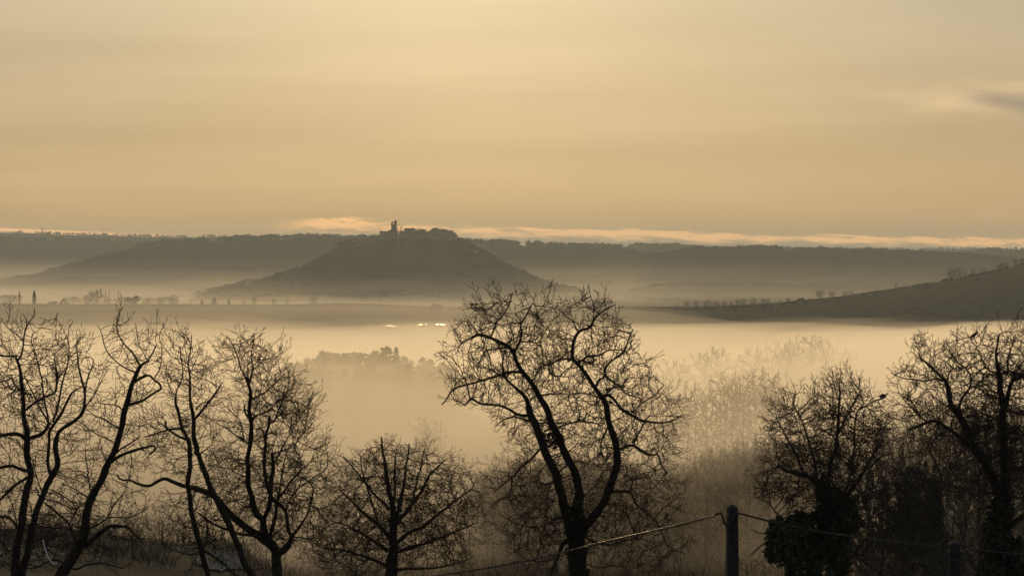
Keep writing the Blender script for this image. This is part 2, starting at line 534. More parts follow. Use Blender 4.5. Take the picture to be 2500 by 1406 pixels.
# fog in the farther valley, round the foot of the castle hill
make_mist('far_valley_mist', -2600, 2600, 1950, 6000, -27, -95, 4e-5, .60, 10.0, 8.0, 500, .12, 60, 60)
make_mist('far_valley_mist', -2600, 2600, 1950, 6000, -39, -95, 6e-5, .60, 11.0, 8.0, 400, .12, 60, 60)
make_mist('far_valley_mist', -2500, 2500, 1960, 5900, -50, -95, 8e-5, .60, 12.0, 6.0, 300, .12, 60, 60)
make_mist('far_valley_fog', -1700, 1700, 2020, 4900, -60, -95, 3e-4, .60, 8.0, 6.0, 260, .10, 80, 80)
make_mist('foot_mist', -640, 360, 2200, 3040, -46, -95, 2.2e-4, .60, 39.0, 14.0, 130, .30, 60, 50)
make_mist('foot_mist', -600, 330, 2250, 3020, -56, -95, 6e-4, .60, 41.0, 9.0, 110, .30, 60, 50)
make_mist('ruin_valley_fog', -1500, -250, 2030, 3300, -53, -95, 1.2e-3, .60, 17.0, 7.0, 160, .28, 70, 70)
# ------------------------------------------------------------------ bare trees
def densify(pts, rads, step):
    out_p, out_r = [pts[0]], [rads[0]]
    for a, b, ra, rb in zip(pts[:-1], pts[1:], rads[:-1], rads[1:]):
        k = max(1, int(round((b - a).length / step)))
        for q in range(1, k + 1):
            out_p.append(a.lerp(b, q / k))
            out_r.append(ra + (rb - ra) * q / k)
    return out_p, out_r
def smooth_path(pts, it=1):
    for _ in range(it):
        o = [pts[0]]
        for a, b in zip(pts[:-1], pts[1:]):
            o += [a.lerp(b, .25), a.lerp(b, .75)]
        o.append(pts[-1])
        pts = o
    return pts
def colonize(pos, attr, step, reach, kill, rng, iters=90, jitter=.35, up=0.06, seed_from=0, cap=14000):
    """Grow twigs from the points POS towards the points ATTR; returns new points and each one's parent."""
    pos = np.array(pos, float)
    parent = [-1] * len(pos)
    A = np.array(attr, float)
    near_d = np.full(len(A), 1e9)
    near_i = np.zeros(len(A), int)
    def upd(lo):
        nonlocal near_d, near_i
        B = pos[lo:]
        for s in range(0, len(B), 600):
            C = B[s:s + 600]
            d = np.sqrt(((A[:, None, :] - C[None, :, :]) ** 2).sum(2)) if len(C) * len(A) < 4e6 else np.stack([np.sqrt(((A - c) ** 2).sum(1)) for c in C], 1)
            m = d.argmin(1)
            dm = d[np.arange(len(A)), m]
            b = dm < near_d
            near_d[b] = dm[b]
            near_i[b] = m[b] + lo + s
    upd(seed_from)
    dirs_prev = {}
    for it in range(iters):
        keep = near_d > kill
        A, near_d, near_i = A[keep], near_d[keep], near_i[keep]
        if len(A) == 0 or len(pos) > cap: break
        act = near_d < reach
        if not act.any(): break
        idx = near_i[act]
        vec = (A[act] - pos[idx]) / near_d[act][:, None]
        acc = {}
        for i, v_ in zip(idx, vec):
            if i in acc: acc[i] += v_
            else: acc[i] = v_.copy()
        new, npar = [], []
        for i, v_ in acc.items():
            n_ = np.linalg.norm(v_)
            if n_ < 1e-6: v_ = rng.normal(size=3); n_ = np.linalg.norm(v_)
            d = v_ / n_ + rng.normal(size=3) * jitter + np.array((0, 0, up))
            if i in dirs_prev: d = d + dirs_prev[i] * 1.0
            d /= np.linalg.norm(d)
            new.append(pos[i] + d * step * rng.uniform(.75, 1.25))
            npar.append(i)
            dirs_prev[len(pos) + len(new) - 1] = d
        lo = len(pos)
        pos = np.vstack([pos, np.array(new)])
        parent += npar
        upd(lo)
    return pos, parent
def mesh_network(b, pos, parent, n_fixed, tip_r, expo, rng, fixed_r, twig_len=0.0, twig_p=0.0,  sides=3, thick_sides=5, rmax=1e9, up_bias=.10):
    """Tubes for everything grown (nodes from n_fixed on), thicker where more twigs hang on them."""
    N_ = len(pos)
    kids = [[] for _ in range(N_)]
    for i in range(n_fixed, N_):
        kids[parent[i]].append(i)
    acc = np.zeros(N_)
    for i in range(N_ - 1, n_fixed - 1, -1):
        acc[i] = max(acc[i], tip_r ** expo)
        p = parent[i]
        if p >= n_fixed: acc[p] += acc[i]
    rad = np.minimum(acc ** (1 / expo), rmax)
    done = np.zeros(N_, bool)
    starts = [i for i in range(n_fixed, N_) if parent[i] < n_fixed]
    stack = [(parent[i], i) for i in starts]
    while stack:
        p, i = stack.pop()
        rp = min(fixed_r[p] * .8, rad[i] * 1.3) if p < n_fixed else min(rad[p], rad[i] * 1.25)
        pts, rs = [Vector(pos[p])], [max(rp, rad[i])]
        cur = i
        while True:
            pts.append(Vector(pos[cur])); rs.append(rad[cur])
            k = kids[cur]
            if not k: break
            k = sorted(k, key=lambda q: -rad[q])
            for q in k[1:]: stack.append((cur, q))
            cur = k[0]
        rs[-1] *= .6
        b.tube(pts, rs, thick_sides if rs[0] > tip_r * 4 else sides, False)
    ctr = np.array(pos[n_fixed:]).mean(0) if N_ > n_fixed else np.zeros(3)
    def spray(p, d, l, r, lev):
        k = max(2, int(round(l / seg)))
        pts, rs = [p], [r]
        side = Vector(rng.normal(size=3))
        side = (side - d * side.dot(d)).normalized()
        o = Vector(p) - Vector(ctr)
        o = o.normalized() if o.length > 1e-6 else Vector((0, 0, 1))
        for q in range(k):
            zig = side * (.17 if q % 2 else -.17)
            d = (d + Vector(rng.normal(size=3)) * .10 + Vector((0, 0, up_bias * .55)) + o * .09).normalized()
            p = p + (d + zig) * (l / k) * rng.uniform(.8, 1.2)
            pts.append(p); rs.append(max(r_min, r * (1 - .55 * (q + 1) / k)))
            if lev < 2 and q < k - (1 if lev else 0) and rng.random() < (.80 if lev == 0 else .55):
                sgn = 1 if q % 2 else -1
                tw = Matrix.Rotation(rng.uniform(-.9, .9), 3, d) @ (side * sgn)
                spray(p, (d * .72 + tw * .70).normalized(), l * rng.uniform(.38, .62) * (1 - .35 * q / k), max(r_min, rs[-1] * .80), lev + 1)
        b.tube(pts, rs, 3, False)
    if twig_p > 0:
        r_min = tip_r * .62
        seg = twig_len / 5.0
        for i in range(n_fixed, N_):
            tipn = not kids[i]
            if rad[i] < tip_r * 4.2 and (tipn or rng.random() < twig_p):
                d0 = Vector(pos[i]) - Vector(pos[parent[i]])
                if d0.length < 1e-6: continue
                d0.normalize()
                rv = Vector(rng.normal(size=3)); rv = (rv - d0 * rv.dot(d0)).normalized()
                d = (d0 * (1.0 if tipn else .7) + rv * (.2 if tipn else .75)).normalized()
                spray(Vector(pos[i]), d, twig_len * rng.uniform(.55, 1.25), tip_r, 0)
def inside(poly, x, y):
    c = False
    j = len(poly) - 1
    for i in range(len(poly)):
        xi, yi = poly[i]; xj, yj = poly[j]
        if (yi > y) != (yj > y) and x < (xj - xi) * (y - yi) / (yj - yi) + xi: c = not c
        j = i
    return c
def edge_dist(poly, x, y):
    best = 1e9
    for i in range(len(poly)):
        ax, ay = poly[i - 1]; bx, by = poly[i]
        dx_, dy_ = bx - ax, by - ay
        t = max(0, min(1, ((x - ax) * dx_ + (y - ay) * dy_) / (dx_ * dx_ + dy_ * dy_ + 1e-9)))
        best = min(best, math.hypot(x - ax - t * dx_, y - ay - t * dy_))
    return best

def traced_tree(name, label, Y, base, trunk_lines, limb_lines, poly, n_attr, seed, step, reach, kill, tip=.0062, depth=1.0, twig=.10, twig_p=.5,
                barkmat='bark', twigmat='twig', jitter=.28, expo=2.35, up=.06, maxdepth=2.6, holes=(), iters=90, knob=.10, wscale=1.0, cat='tree', dens=None, group=None):
    """A bare tree whose limbs follow the photograph, each limb swinging out towards or away from the viewer by its own amount."""
    rng = np.random.default_rng(seed)
    pxm = Y / FOC
    c0 = P(base[0], base[1], Y)
    gz = ground_z(c0.x, Y) - .25
    root = empty(name, (c0.x, Y, gz))
    tag(root, label, cat, group)
    M0 = Vector((c0.x, Y, gz))
    placed_px, placed_dy = [], []
    fixed, fixed_r = [], []
    trunk, limbs = MB(), []
    def add_line(line, is_trunk, first):
        w0, w1, pts = line[:3]
        swing = line[3] if len(line) > 3 else None
        if placed_px:
            d = [(q[0] - pts[0][0]) ** 2 + (q[1] - pts[0][1]) ** 2 for q in placed_px]
            k = int(np.argmin(d))
            dy0 = placed_dy[k] if d[k] < 40 ** 2 else 0.0
        else:
            dy0 = 0.0
        length = sum(math.hypot(b_[0] - a_[0], b_[1] - a_[1]) for a_, b_ in zip(pts[:-1], pts[1:]))
        if swing is None:
            swing = rng.uniform(-.55, .55) if not is_trunk else rng.uniform(-.12, .12)
        dy1 = dy0 + swing * length * pxm * depth
        dy1 = max(-maxdepth, min(maxdepth, dy1))
        seg = [0.0]
        for a_, b_ in zip(pts[:-1], pts[1:]):
            seg.append(seg[-1] + math.hypot(b_[0] - a_[0], b_[1] - a_[1]))
        world, rr = [], []
        for q, s in zip(pts, seg):
            t = s / max(length, 1e-6)
            world.append(P(q[0], q[1], Y + dy0 + (dy1 - dy0) * t))
            rr.append((w0 + (w1 - w0) * t) * .5 * pxm * wscale)
        dense, dr = densify(smooth_path(world, 1), list(np.interp(np.linspace(0, 1, len(smooth_path(world, 1))), np.linspace(0, 1, len(rr)), rr)), max(step * 1.0, .06))
        # gnarls: little kinks and swellings
        for i in range(1, len(dense) - 1):
            q = dense[i]
            f = 2.2
            dense[i] = q + Vector((mnoise.noise(q * f), mnoise.noise(q * f + Vector((7, 1, 3))), mnoise.noise(q * f + Vector((2, 9, 5))))) * min(.055, .012 + dr[i] * .6)
            dr[i] *= 1 + knob * 2.0 * mnoise.noise(q * 5.0 + Vector((seed, 0, 0)))
        mbx = trunk if is_trunk else MB()
        if first:
            g = Vector((dense[0].x, dense[0].y, gz))
            if dense[0].z - gz > .3:
                k = max(2, int((dense[0].z - gz) / .5))
                pre = [g.lerp(dense[0], i / k) for i in range(k)]
                rp = [dr[0] * (1.5 - .5 * i / k) for i in range(k)]
                dense, dr = pre + dense, rp + dr
        mbx.tube([p - M0 for p in dense], dr, 9 if dr[0] > .07 else 6, True)
        if not is_trunk: limbs.append(mbx)
        for q, dyq in zip(pts, np.linspace(dy0, dy1, len(pts))):
            placed_px.append(q); placed_dy.append(dyq)
        # mid points too, so that side limbs attach at the right depth
        for (a_, b_), (da, db) in zip(zip(pts[:-1], pts[1:]), zip(np.linspace(dy0, dy1, len(pts))[:-1], np.linspace(dy0, dy1, len(pts))[1:])):
            placed_px.append(((a_[0] + b_[0]) / 2, (a_[1] + b_[1]) / 2)); placed_dy.append((da + db) / 2)
        for p, r_ in zip(dense, dr):
            fixed.append(tuple(p - M0)); fixed_r.append(r_)
    for i, ln in enumerate(trunk_lines): add_line(ln, True, len(ln) > 4 or i == 0)
    for ln in limb_lines: add_line(ln, False, False)
    # where twigs want to be
    cx_, cy_ = sum(q[0] for q in poly) / len(poly), sum(q[1] for q in poly) / len(poly)
    poly = [(cx_ + (q[0] - cx_) * .945, cy_ + (q[1] - cy_) * .945) for q in poly]
    xs, ys = [p[0] for p in poly], [p[1] for p in poly]
    attr = []
    tries = 0
    while len(attr) < n_attr and tries < n_attr * 12:
        tries += 1
        x, y = rng.uniform(min(xs), max(xs)), rng.uniform(min(ys), max(ys))
        if not inside(poly, x, y): continue
        if any(inside(h, x, y) for h in holes) and rng.random() < .9: continue
        if dens is not None and rng.random() > dens(x, y): continue
        e = edge_dist(poly, x, y) * pxm
        hd = min(maxdepth, .25 + e * 1.1 * depth)
        p = P(x, y, Y + rng.uniform(-hd, hd)) - M0
        attr.append(tuple(p))
    pos, par = colonize(fixed, attr, step, reach, kill, rng, iters, jitter, up)
    crown = MB()
    mesh_network(crown, pos, par, len(fixed), tip, expo, rng, fixed_r, twig, twig_p)
    trunk.build('trunk', MAT[barkmat], root, True)
    for lb in limbs: lb.build('limb', MAT[barkmat], root, True)
    crown.build('crown', MAT[twigmat], root)
    return root, M0, pos
def zm(x0, y0, s, pts):
    return [(x0 + x * s, y0 + y * s) for x, y in pts]

OAK_POLY = [(1150, 720), (1225, 700), (1345, 708), (1400, 735), (1440, 688), (1500, 738), (1560, 790), (1580, 860), (1615, 920), (1672, 1010), (1655, 1150), (1668, 1260),
            (1695, 1355), (1640, 1420), (1240, 1420), (1215, 1290), (1185, 1180), (1260, 1110), (1190, 1010), (1130, 1005), (1075, 992), (1085, 900), (1085, 810)]
traced_tree('oak_tree', 'tall dark oak of three stems on one ivied trunk, crossed by the cable', 52, (1410, 1406),
    [(44, 44, [(1411, 1420), (1409, 1339), (1405, 1290)], 0.0),
     (25, 17, [(1396, 1310), (1388, 1282), (1378, 1243), (1367, 1183), (1349, 1139), (1331, 1102), (1310, 1053), (1303, 1031), (1290, 991)], -.2),
     (26, 14, [(1408, 1310), (1414, 1274), (1413, 1235), (1412, 1196), (1406, 1157), (1386, 1113), (1360, 1053), (1333, 999), (1311, 956)], .25),
     (25, 13, [(1412, 1312), (1424, 1288), (1448, 1261), (1469, 1235), (1485, 1196), (1503, 1152), (1510, 1128), (1505, 1092), (1492, 1048), (1484, 1015), (1477, 982)], 0.0)],
    [(13, 5, [(1290, 991), (1279, 964), (1262, 950), (1238, 931), (1232, 920)]),
     (14, 7, [(1311, 956), (1298, 931), (1276, 910), (1260, 880), (1255, 858), (1236, 845), (1206, 827), (1190, 821), (1168, 815), (1152, 826)]),
     (8, 3, [(1276, 910), (1249, 908), (1222, 915), (1182, 926), (1152, 937), (1125, 942), (1103, 950), (1090, 975), (1078, 988)]),
     (6, 2, [(1257, 858), (1268, 837), (1276, 815), (1268, 794), (1284, 775), (1301, 739)]),
     (5, 2, [(1198, 821), (1209, 796), (1211, 783), (1228, 772), (1247, 739), (1252, 715)]),
     (4, 2.5, [(1240, 848), (1211, 852), (1187, 854), (1176, 875), (1165, 896)]),
     (4, 3, [(1268, 834), (1295, 834), (1309, 837), (1317, 845)]),
     (6, 3, [(1360, 1043), (1384, 1034), (1414, 1026), (1417, 1004)]),
     (3.5, 2, [(1318, 966), (1357, 961), (1398, 961)]),
     (8, 4, [(1295, 1012), (1265, 1012), (1244, 999), (1211, 988), (1168, 985), (1149, 972), (1134, 990)]),
     (6, 2.5, [(1295, 1028), (1260, 1015), (1233, 1023), (1211, 1040)]),
     (8, 3.5, [(1322, 1092), (1295, 1121), (1271, 1139), (1250, 1165), (1227, 1183), (1206, 1201)]),
     (4.5, 2.5, [(1250, 1165), (1249, 1194), (1242, 1214), (1253, 1243), (1268, 1258)]),
     (3.5, 2, [(1242, 1214), (1214, 1220), (1200, 1235)]),
     (5, 2, [(1376, 1264), (1352, 1264), (1336, 1279), (1305, 1290), (1258, 1277), (1219, 1256)]),
     (11, 5, [(1398, 1316), (1372, 1328), (1367, 1350), (1352, 1376), (1344, 1404)]),
     (4, 2, [(1362, 1362), (1326, 1371), (1284, 1365), (1260, 1350)]),
     (12, 7, [(1477, 982), (1464, 966), (1451, 946), (1433, 918), (1413, 887), (1400, 877), (1399, 854), (1401, 828), (1415, 805), (1436, 801)]),
     (7, 2.5, [(1436, 801), (1449, 779), (1469, 761), (1487, 752), (1502, 744)]),
     (3, 1.5, [(1449, 779), (1451, 746), (1441, 718), (1437, 694)]),
     (6, 3, [(1400, 877), (1372, 874), (1354, 882), (1338, 892), (1346, 915), (1377, 920)]),
     (6.5, 3, [(1413, 884), (1438, 869), (1464, 869), (1484, 854), (1513, 854)]),
     (4, 2.5, [(1420, 877), (1443, 892), (1464, 888)]),
     (7, 3, [(1453, 946), (1459, 928), (1477, 918), (1477, 897), (1495, 879), (1518, 864), (1530, 843), (1545, 805)]),
     (6, 3, [(1478, 918), (1497, 933), (1513, 943), (1525, 961), (1556, 971)]),
     (5, 4, [(1513, 943), (1490, 948), (1477, 966)]),
     (9, 3, [(1476, 966), (1488, 966), (1502, 977), (1518, 1000), (1541, 1012), (1569, 1028), (1595, 1033), (1641, 1030), (1668, 1012)]),
     (4, 2, [(1543, 1008), (1569, 982), (1600, 964), (1622, 940)]),
     (8, 4, [(1508, 1098), (1542, 1084), (1565, 1100), (1591, 1113), (1609, 1108), (1612, 1136), (1630, 1155)]),
     (5, 2.5, [(1544, 1082), (1565, 1050), (1580, 1020)]),
     (9, 6, [(1488, 1199), (1515, 1200), (1539, 1201)], .1),
     (6, 2.5, [(1539, 1201), (1552, 1233), (1581, 1253), (1602, 1269), (1617, 1300), (1628, 1334), (1675, 1352)]),
     (4.5, 2, [(1539, 1201), (1542, 1180), (1548, 1170), (1575, 1165)]),
     (7.5, 3, [(1422, 1306), (1440, 1316), (1461, 1326), (1492, 1332), (1524, 1318), (1565, 1313)]),
     (5, 4, [(1484, 1042), (1466, 1084), (1469, 1110), (1480, 1126)]),
     (4, 2, [(1415, 1225), (1430, 1205), (1453, 1186), (1470, 1170)]),
     (4, 2, [(1425, 1375), (1466, 1386), (1505, 1378), (1540, 1390)])],
    OAK_POLY, 2600, 11, 0.1, 1.0, 0.185, jitter=.24, tip=0.0086, twig=0.42, twig_p=0.42, maxdepth=2.2, expo=1.9)

LEFT_POLY = [(-60, 800), (10, 770), (60, 800), (90, 745), (110, 800), (140, 815), (170, 775), (190, 830), (225, 830), (260, 900), (240, 970), (215, 1010), (190, 1100),
             (215, 1200), (210, 1300), (120, 1420), (-60, 1420)]
traced_tree('lichened_tree', 'crooked two-stemmed bare tree cut by the picture edge, with a fan of upright shoots', 45, (45, 1406),
    [(22, 15, [(32, 1420), (37, 1380), (38, 1343), (47, 1294), (61, 1232), (69, 1183), (74, 1158), (65, 1121), (64, 1085), (65, 1066)], -.1),
     (15, 7, [(65, 1066), (60, 1030), (57, 982), (52, 958), (50, 941), (52, 909), (46, 890), (39, 875)], -.1),
     (19, 12, [(52, 1420), (57, 1380), (69, 1343), (79, 1294), (93, 1232), (108, 1195), (123, 1168), (138, 1149), (145, 1131), (137, 1109), (133, 1088), (141, 1064)], .12, 1),
     (11, 8, [(141, 1064), (150, 1050), (174, 1033), (198, 1013), (206, 996)], .1),
     (10, 8, [(125, 1163), (118, 1134), (117, 1097), (121, 1070), (123, 1050)], .2)],
    [(6, 4, [(40, 876), (36, 870), (15, 870), (0, 868), (-25, 866)]),
     (3, 1.5, [(25, 868), (14, 850), (4, 835), (2, 815)]),
     (6, 2, [(43, 880), (51, 870), (57, 849), (58, 820), (64, 798), (72, 783), (83, 770), (84, 752)]),
     (3, 1.5, [(64, 798), (63, 780), (55, 765)]),
     (3, 1.5, [(57, 831), (42, 818), (27, 808), (10, 791), (2, 776)]),
     (6, 4, [(48, 952), (40, 945), (34, 938), (29, 922)]),
     (11, 8, [(64, 1078), (48, 1062), (24, 1059), (0, 1064), (-40, 1072)]),
     (11, 9, [(67, 1073), (97, 1062), (114, 1047), (121, 1030)], .4),
     (6, 2, [(118, 1032), (97, 996), (85, 965), (68, 938), (58, 914)]),
     (6, 2, [(118, 1030), (110, 982), (104, 945), (104, 924), (92, 885), (85, 856), (75, 832), (80, 812)]),
     (6.5, 1.5, [(128, 1030), (140, 994), (147, 958), (157, 914), (166, 885), (169, 856), (166, 832), (167, 800), (179, 782)]),
     (2.5, 1.3, [(166, 832), (155, 805), (146, 790), (137, 776)]),
     (7, 5, [(64, 1001), (73, 991), (97, 975), (120, 964), (135, 958), (138, 935), (137, 897)]),
     (4, 3, [(53, 961), (82, 962), (95, 948)]),
     (9, 5, [(123, 1050), (131, 1040), (145, 1018), (157, 994), (167, 977), (180, 955)]),
     (8, 2.5, [(206, 996), (208, 953), (198, 924), (191, 897), (189, 861), (185, 842)]),
     (5, 2, [(206, 996), (225, 972), (242, 941), (251, 924), (262, 905)]),
     (5, 2.5, [(208, 955), (215, 921), (225, 895), (228, 877)]),
     (9, 7, [(79, 1152), (60, 1148), (40, 1140), (32, 1135), (0, 1141), (-40, 1147)]),
     (8, 6, [(66, 1164), (45, 1176), (25, 1193), (0, 1220), (-30, 1245)]),
     (8, 6, [(40, 1290), (32, 1275), (20, 1264), (0, 1262), (-40, 1260)]),
     (4, 2, [(107, 1215), (90, 1170), (78, 1120)]),
     (4, 2, [(44, 1300), (30, 1230), (10, 1190)])],
    LEFT_POLY, 1300, 21, 0.1, 1.0, 0.2, jitter=.24, tip=0.0074, twig=0.44, twig_p=0.32, up=.18, maxdepth=1.7, expo=1.9)

LEAN_POLY = [(235, 790), (270, 850), (280, 760), (305, 745), (320, 790), (400, 790), (410, 900), (405, 960), (370, 1000), (340, 1080), (380, 1080), (375, 1140), (330, 1180), (365, 1230),
             (350, 1300), (345, 1380), (300, 1400), (80, 1400), (70, 1330), (125, 1230), (130, 1180), (190, 1150), (195, 1080), (195, 1020), (225, 980), (275, 960), (300, 930), (300, 900), (255, 880)]
traced_tree('leaning_tree', 'leaning bare tree with one long open stem and hooked arms', 47, (150, 1406),
    [(30, 19, [(140, 1420), (157, 1392), (182, 1355), (197, 1326), (209, 1281), (216, 1237), (231, 1200)], 0.0),
     (19, 10, [(231, 1200), (251, 1163), (268, 1129), (283, 1097), (293, 1060), (300, 1025), (307, 994), (317, 962), (326, 931), (336, 907), (343, 895)], .05)],
    [(8, 5, [(343, 895), (352, 888), (361, 882)]),
     (6, 2, [(343, 895), (326, 863), (307, 846), (288, 817), (285, 796), (289, 767), (300, 750)]),
     (2.5, 1.3, [(288, 817), (278, 812), (271, 809)]),
     (5, 2, [(331, 910), (302, 898), (278, 878), (256, 851), (247, 808), (237, 793)]),
     (4.5, 3, [(361, 882), (370, 866), (376, 855), (382, 842)]),
     (3, 1.5, [(361, 882), (348, 855), (335, 832), (331, 788)]),
     (7, 5, [(328, 933), (346, 923), (363, 914), (377, 926), (390, 934), (394, 950)]),
     (3.5, 1.5, [(377, 922), (392, 897), (397, 849), (388, 822), (394, 805), (401, 788)]),
     (8, 5, [(310, 990), (343, 979), (370, 962), (392, 950)]),
     (4.5, 2, [(303, 1004), (285, 989), (260, 987), (242, 984), (236, 968)]),
     (5, 2.5, [(294, 1050), (270, 1035), (256, 1025), (227, 1013), (210, 996)]),
     (4.5, 2, [(286, 1085), (262, 1070), (242, 1064), (218, 1047), (193, 1028)]),
     (10, 5, [(272, 1128), (290, 1115), (308, 1107), (349, 1094), (376, 1087), (378, 1098), (366, 1107)]),
     (5, 3, [(283, 1105), (300, 1094), (320, 1082), (342, 1065)]),
     (14, 6, [(203, 1332), (214, 1326), (230, 1312), (246, 1299), (261, 1286), (295, 1284), (317, 1286), (327, 1301), (342, 1313)]),
     (5, 3, [(327, 1301), (320, 1315), (335, 1328)]),
     (5, 3, [(212, 1292), (236, 1281), (258, 1267), (266, 1257), (278, 1232), (300, 1205)]),
     (4, 2, [(264, 1262), (290, 1262), (315, 1264), (344, 1252), (362, 1240)]),
     (6, 3, [(168, 1384), (187, 1392), (209, 1377), (248, 1372), (283, 1382), (303, 1387)]),
     (3.5, 2, [(246, 1372), (248, 1353), (266, 1338), (300, 1338)]),
     (6, 4, [(165, 1384), (140, 1366), (118, 1368), (86, 1387), (66, 1387)]),
     (8, 5, [(190, 1333), (180, 1312), (172, 1294), (167, 1279), (152, 1263), (138, 1252), (108, 1227)]),
     (5, 3, [(167, 1279), (180, 1260), (189, 1244), (180, 1228), (167, 1217), (140, 1203), (123, 1193)]),
     (4.5, 2, [(225, 1205), (216, 1158), (209, 1121), (207, 1094)]),
     (4, 2, [(222, 1216), (205, 1205), (187, 1195), (148, 1178)])],
    LEAN_POLY, 850, 31, 0.1, 1.0, 0.21, jitter=.24, tip=0.0072, twig=0.42, twig_p=0.24, up=.12, maxdepth=1.5, expo=1.9)

TWIN_POLY = [(400, 900), (395, 850), (420, 800), (440, 785), (475, 800), (500, 860), (520, 890), (545, 930), (555, 970), (540, 1010), (530, 1060), (545, 1120), (540, 1180), (600, 1240), (600, 1330),
             (560, 1400), (440, 1400), (400, 1330), (400, 1250), (430, 1200), (420, 1140), (350, 1110), (350, 1030), (400, 1010), (415, 960)]
traced_tree('twin_stem_tree', 'slim bare tree whose two stems cross low, next to the leaning tree', 51, (560, 1406),
    [(18, 13, [(622, 1420), (618, 1400), (596, 1368), (577, 1326), (562, 1294), (554, 1269), (542, 1242), (520, 1203), (503, 1163), (488, 1126), (480, 1105)], .0),
     (14, 7, [(480, 1105), (474, 1070), (472, 1034), (469, 1005), (464, 986), (464, 949)], .0),
     (14, 11, [(510, 1420), (506, 1400), (498, 1368), (485, 1326), (476, 1281), (466, 1242), (461, 1208), (458, 1183), (458, 1163), (466, 1134), (463, 1092), (458, 1070)], .1, 1),
     (10, 7, [(458, 1070), (442, 1034), (433, 1003), (428, 986), (429, 969)], .1)],
    [(6, 2, [(464, 949), (464, 925), (459, 877), (466, 853), (468, 816)]),
     (5, 2, [(429, 969), (433, 949), (442, 935), (449, 906), (442, 875), (440, 845)]),
     (7, 4, [(473, 1028), (480, 1018), (491, 1005), (505, 986), (524, 961), (539, 940)]),
     (4.5, 3, [(478, 1000), (492, 985), (508, 980)]),
     (4, 2, [(431, 968), (415, 950), (408, 925)]),
     (7, 5, [(454, 1072), (435, 1063), (418, 1053), (404, 1044), (404, 1027)]),
     (6, 3, [(442, 1047), (423, 1047), (394, 1053), (370, 1063), (350, 1066)]),
     (4, 2, [(490, 1106), (508, 1094), (520, 1085)]),
     (7, 5, [(496, 1343), (522, 1360), (552, 1375), (569, 1397), (592, 1410)]),
     (4, 2, [(485, 1352), (451, 1353), (409, 1338), (395, 1320)]),
     (5, 4, [(497, 1335), (508, 1311), (505, 1281), (500, 1260)]),
     (4, 2, [(478, 1292), (455, 1285), (425, 1270)])],
    TWIN_POLY, 1300, 41, 0.1, 1.0, 0.2, jitter=.24, tip=0.0076, twig=0.44, twig_p=0.42, up=.14, maxdepth=1.6, expo=1.9)

BUSHY_POLY = [(525, 860), (550, 820), (620, 808), (692, 860), (690, 890), (720, 920), (780, 1015), (768, 1075), (805, 1080), (822, 1150), (815, 1270), (780, 1345), (700, 1365), (600, 1330), (540, 1230),
              (520, 1150), (560, 1080), (535, 1040), (590, 990), (575, 920)]
traced_tree('spreading_tree', 'bare tree with short forked trunk and dense bushy side, above the frosty patch', 54, (676, 1406),
    [(27, 23, [(675, 1425), (677, 1355), (670, 1338), (653, 1318)], .0),
     (22, 17, [(653, 1318), (648, 1294), (643, 1267)], .0),
     (15, 9, [(643, 1267), (626, 1257), (616, 1227), (609, 1198), (606, 1158), (606, 1129), (609, 1097), (611, 1060), (612, 1022), (610, 986)], .1),
     (16, 12, [(680, 1352), (700, 1338), (712, 1318), (717, 1304)], -.1)],
    [(21, 15, [(655, 1322), (631, 1306), (606, 1294), (591, 1281), (569, 1257), (547, 1237), (530, 1218)], -.25),
     (14, 4, [(530, 1218), (498, 1200), (471, 1188), (441, 1183), (419, 1176), (402, 1168), (382, 1176), (364, 1186), (332, 1178), (320, 1172), (293, 1172), (285, 1158)], -.1),
     (9, 5, [(626, 1311), (606, 1306), (572, 1301), (545, 1289), (517, 1279), (498, 1264), (483, 1252)], .1),
     (10, 6, [(610, 986), (612, 954), (607, 935), (599, 920)]),
     (5, 2, [(599, 920), (585, 896), (583, 877), (568, 840), (551, 819)]),
     (5, 3, [(606, 932), (604, 915), (604, 893)]),
     (5, 2, [(608, 937), (616, 906), (612, 865), (620, 835), (622, 812)]),
     (5, 2, [(612, 974), (638, 964), (662, 944), (687, 925)]),
     (6, 3, [(612, 1026), (631, 1012), (650, 1007), (672, 985)]),
     (6, 4, [(611, 1024), (600, 1008), (597, 988)]),
     (5, 2, [(606, 1080), (597, 1078), (578, 1065), (554, 1046), (527, 1032)]),
     (4.5, 3, [(596, 1077), (590, 1046), (585, 1022)]),
     (11, 7, [(692, 1240), (663, 1215), (650, 1183), (645, 1146), (648, 1104), (650, 1060), (656, 1040), (657, 1015)]),
     (6, 4, [(648, 1075), (643, 1048), (624, 1046)]),
     (13, 8, [(646, 1262), (655, 1237), (663, 1208), (665, 1171), (668, 1134), (665, 1104)], .3),
     (10, 8, [(715, 1306), (707, 1296), (700, 1267), (692, 1240)]),
     (8, 4, [(717, 1304), (724, 1299), (739, 1277), (751, 1254), (759, 1227), (765, 1190)]),
     (4.5, 2, [(718, 1310), (744, 1313), (778, 1321)]),
     (10, 4, [(661, 1312), (668, 1269), (675, 1240), (680, 1218), (692, 1203), (712, 1171), (740, 1140)]),
     (5, 2, [(680, 1218), (684, 1180), (690, 1140), (700, 1100)]),
     (5, 2, [(665, 1106), (690, 1100), (713, 1090), (730, 1070)]),
     (5, 2, [(695, 1245), (720, 1200), (755, 1170), (790, 1150)]),
     (5, 2, [(668, 1134), (690, 1090), (720, 1040), (745, 1000)])],
    BUSHY_POLY, 2600, 51, 0.105, 1.1, 0.185, jitter=.24, tip=0.0078, twig=0.5, twig_p=0.48, up=.14, maxdepth=2.2, expo=1.9)
_o = bpy.data.objects
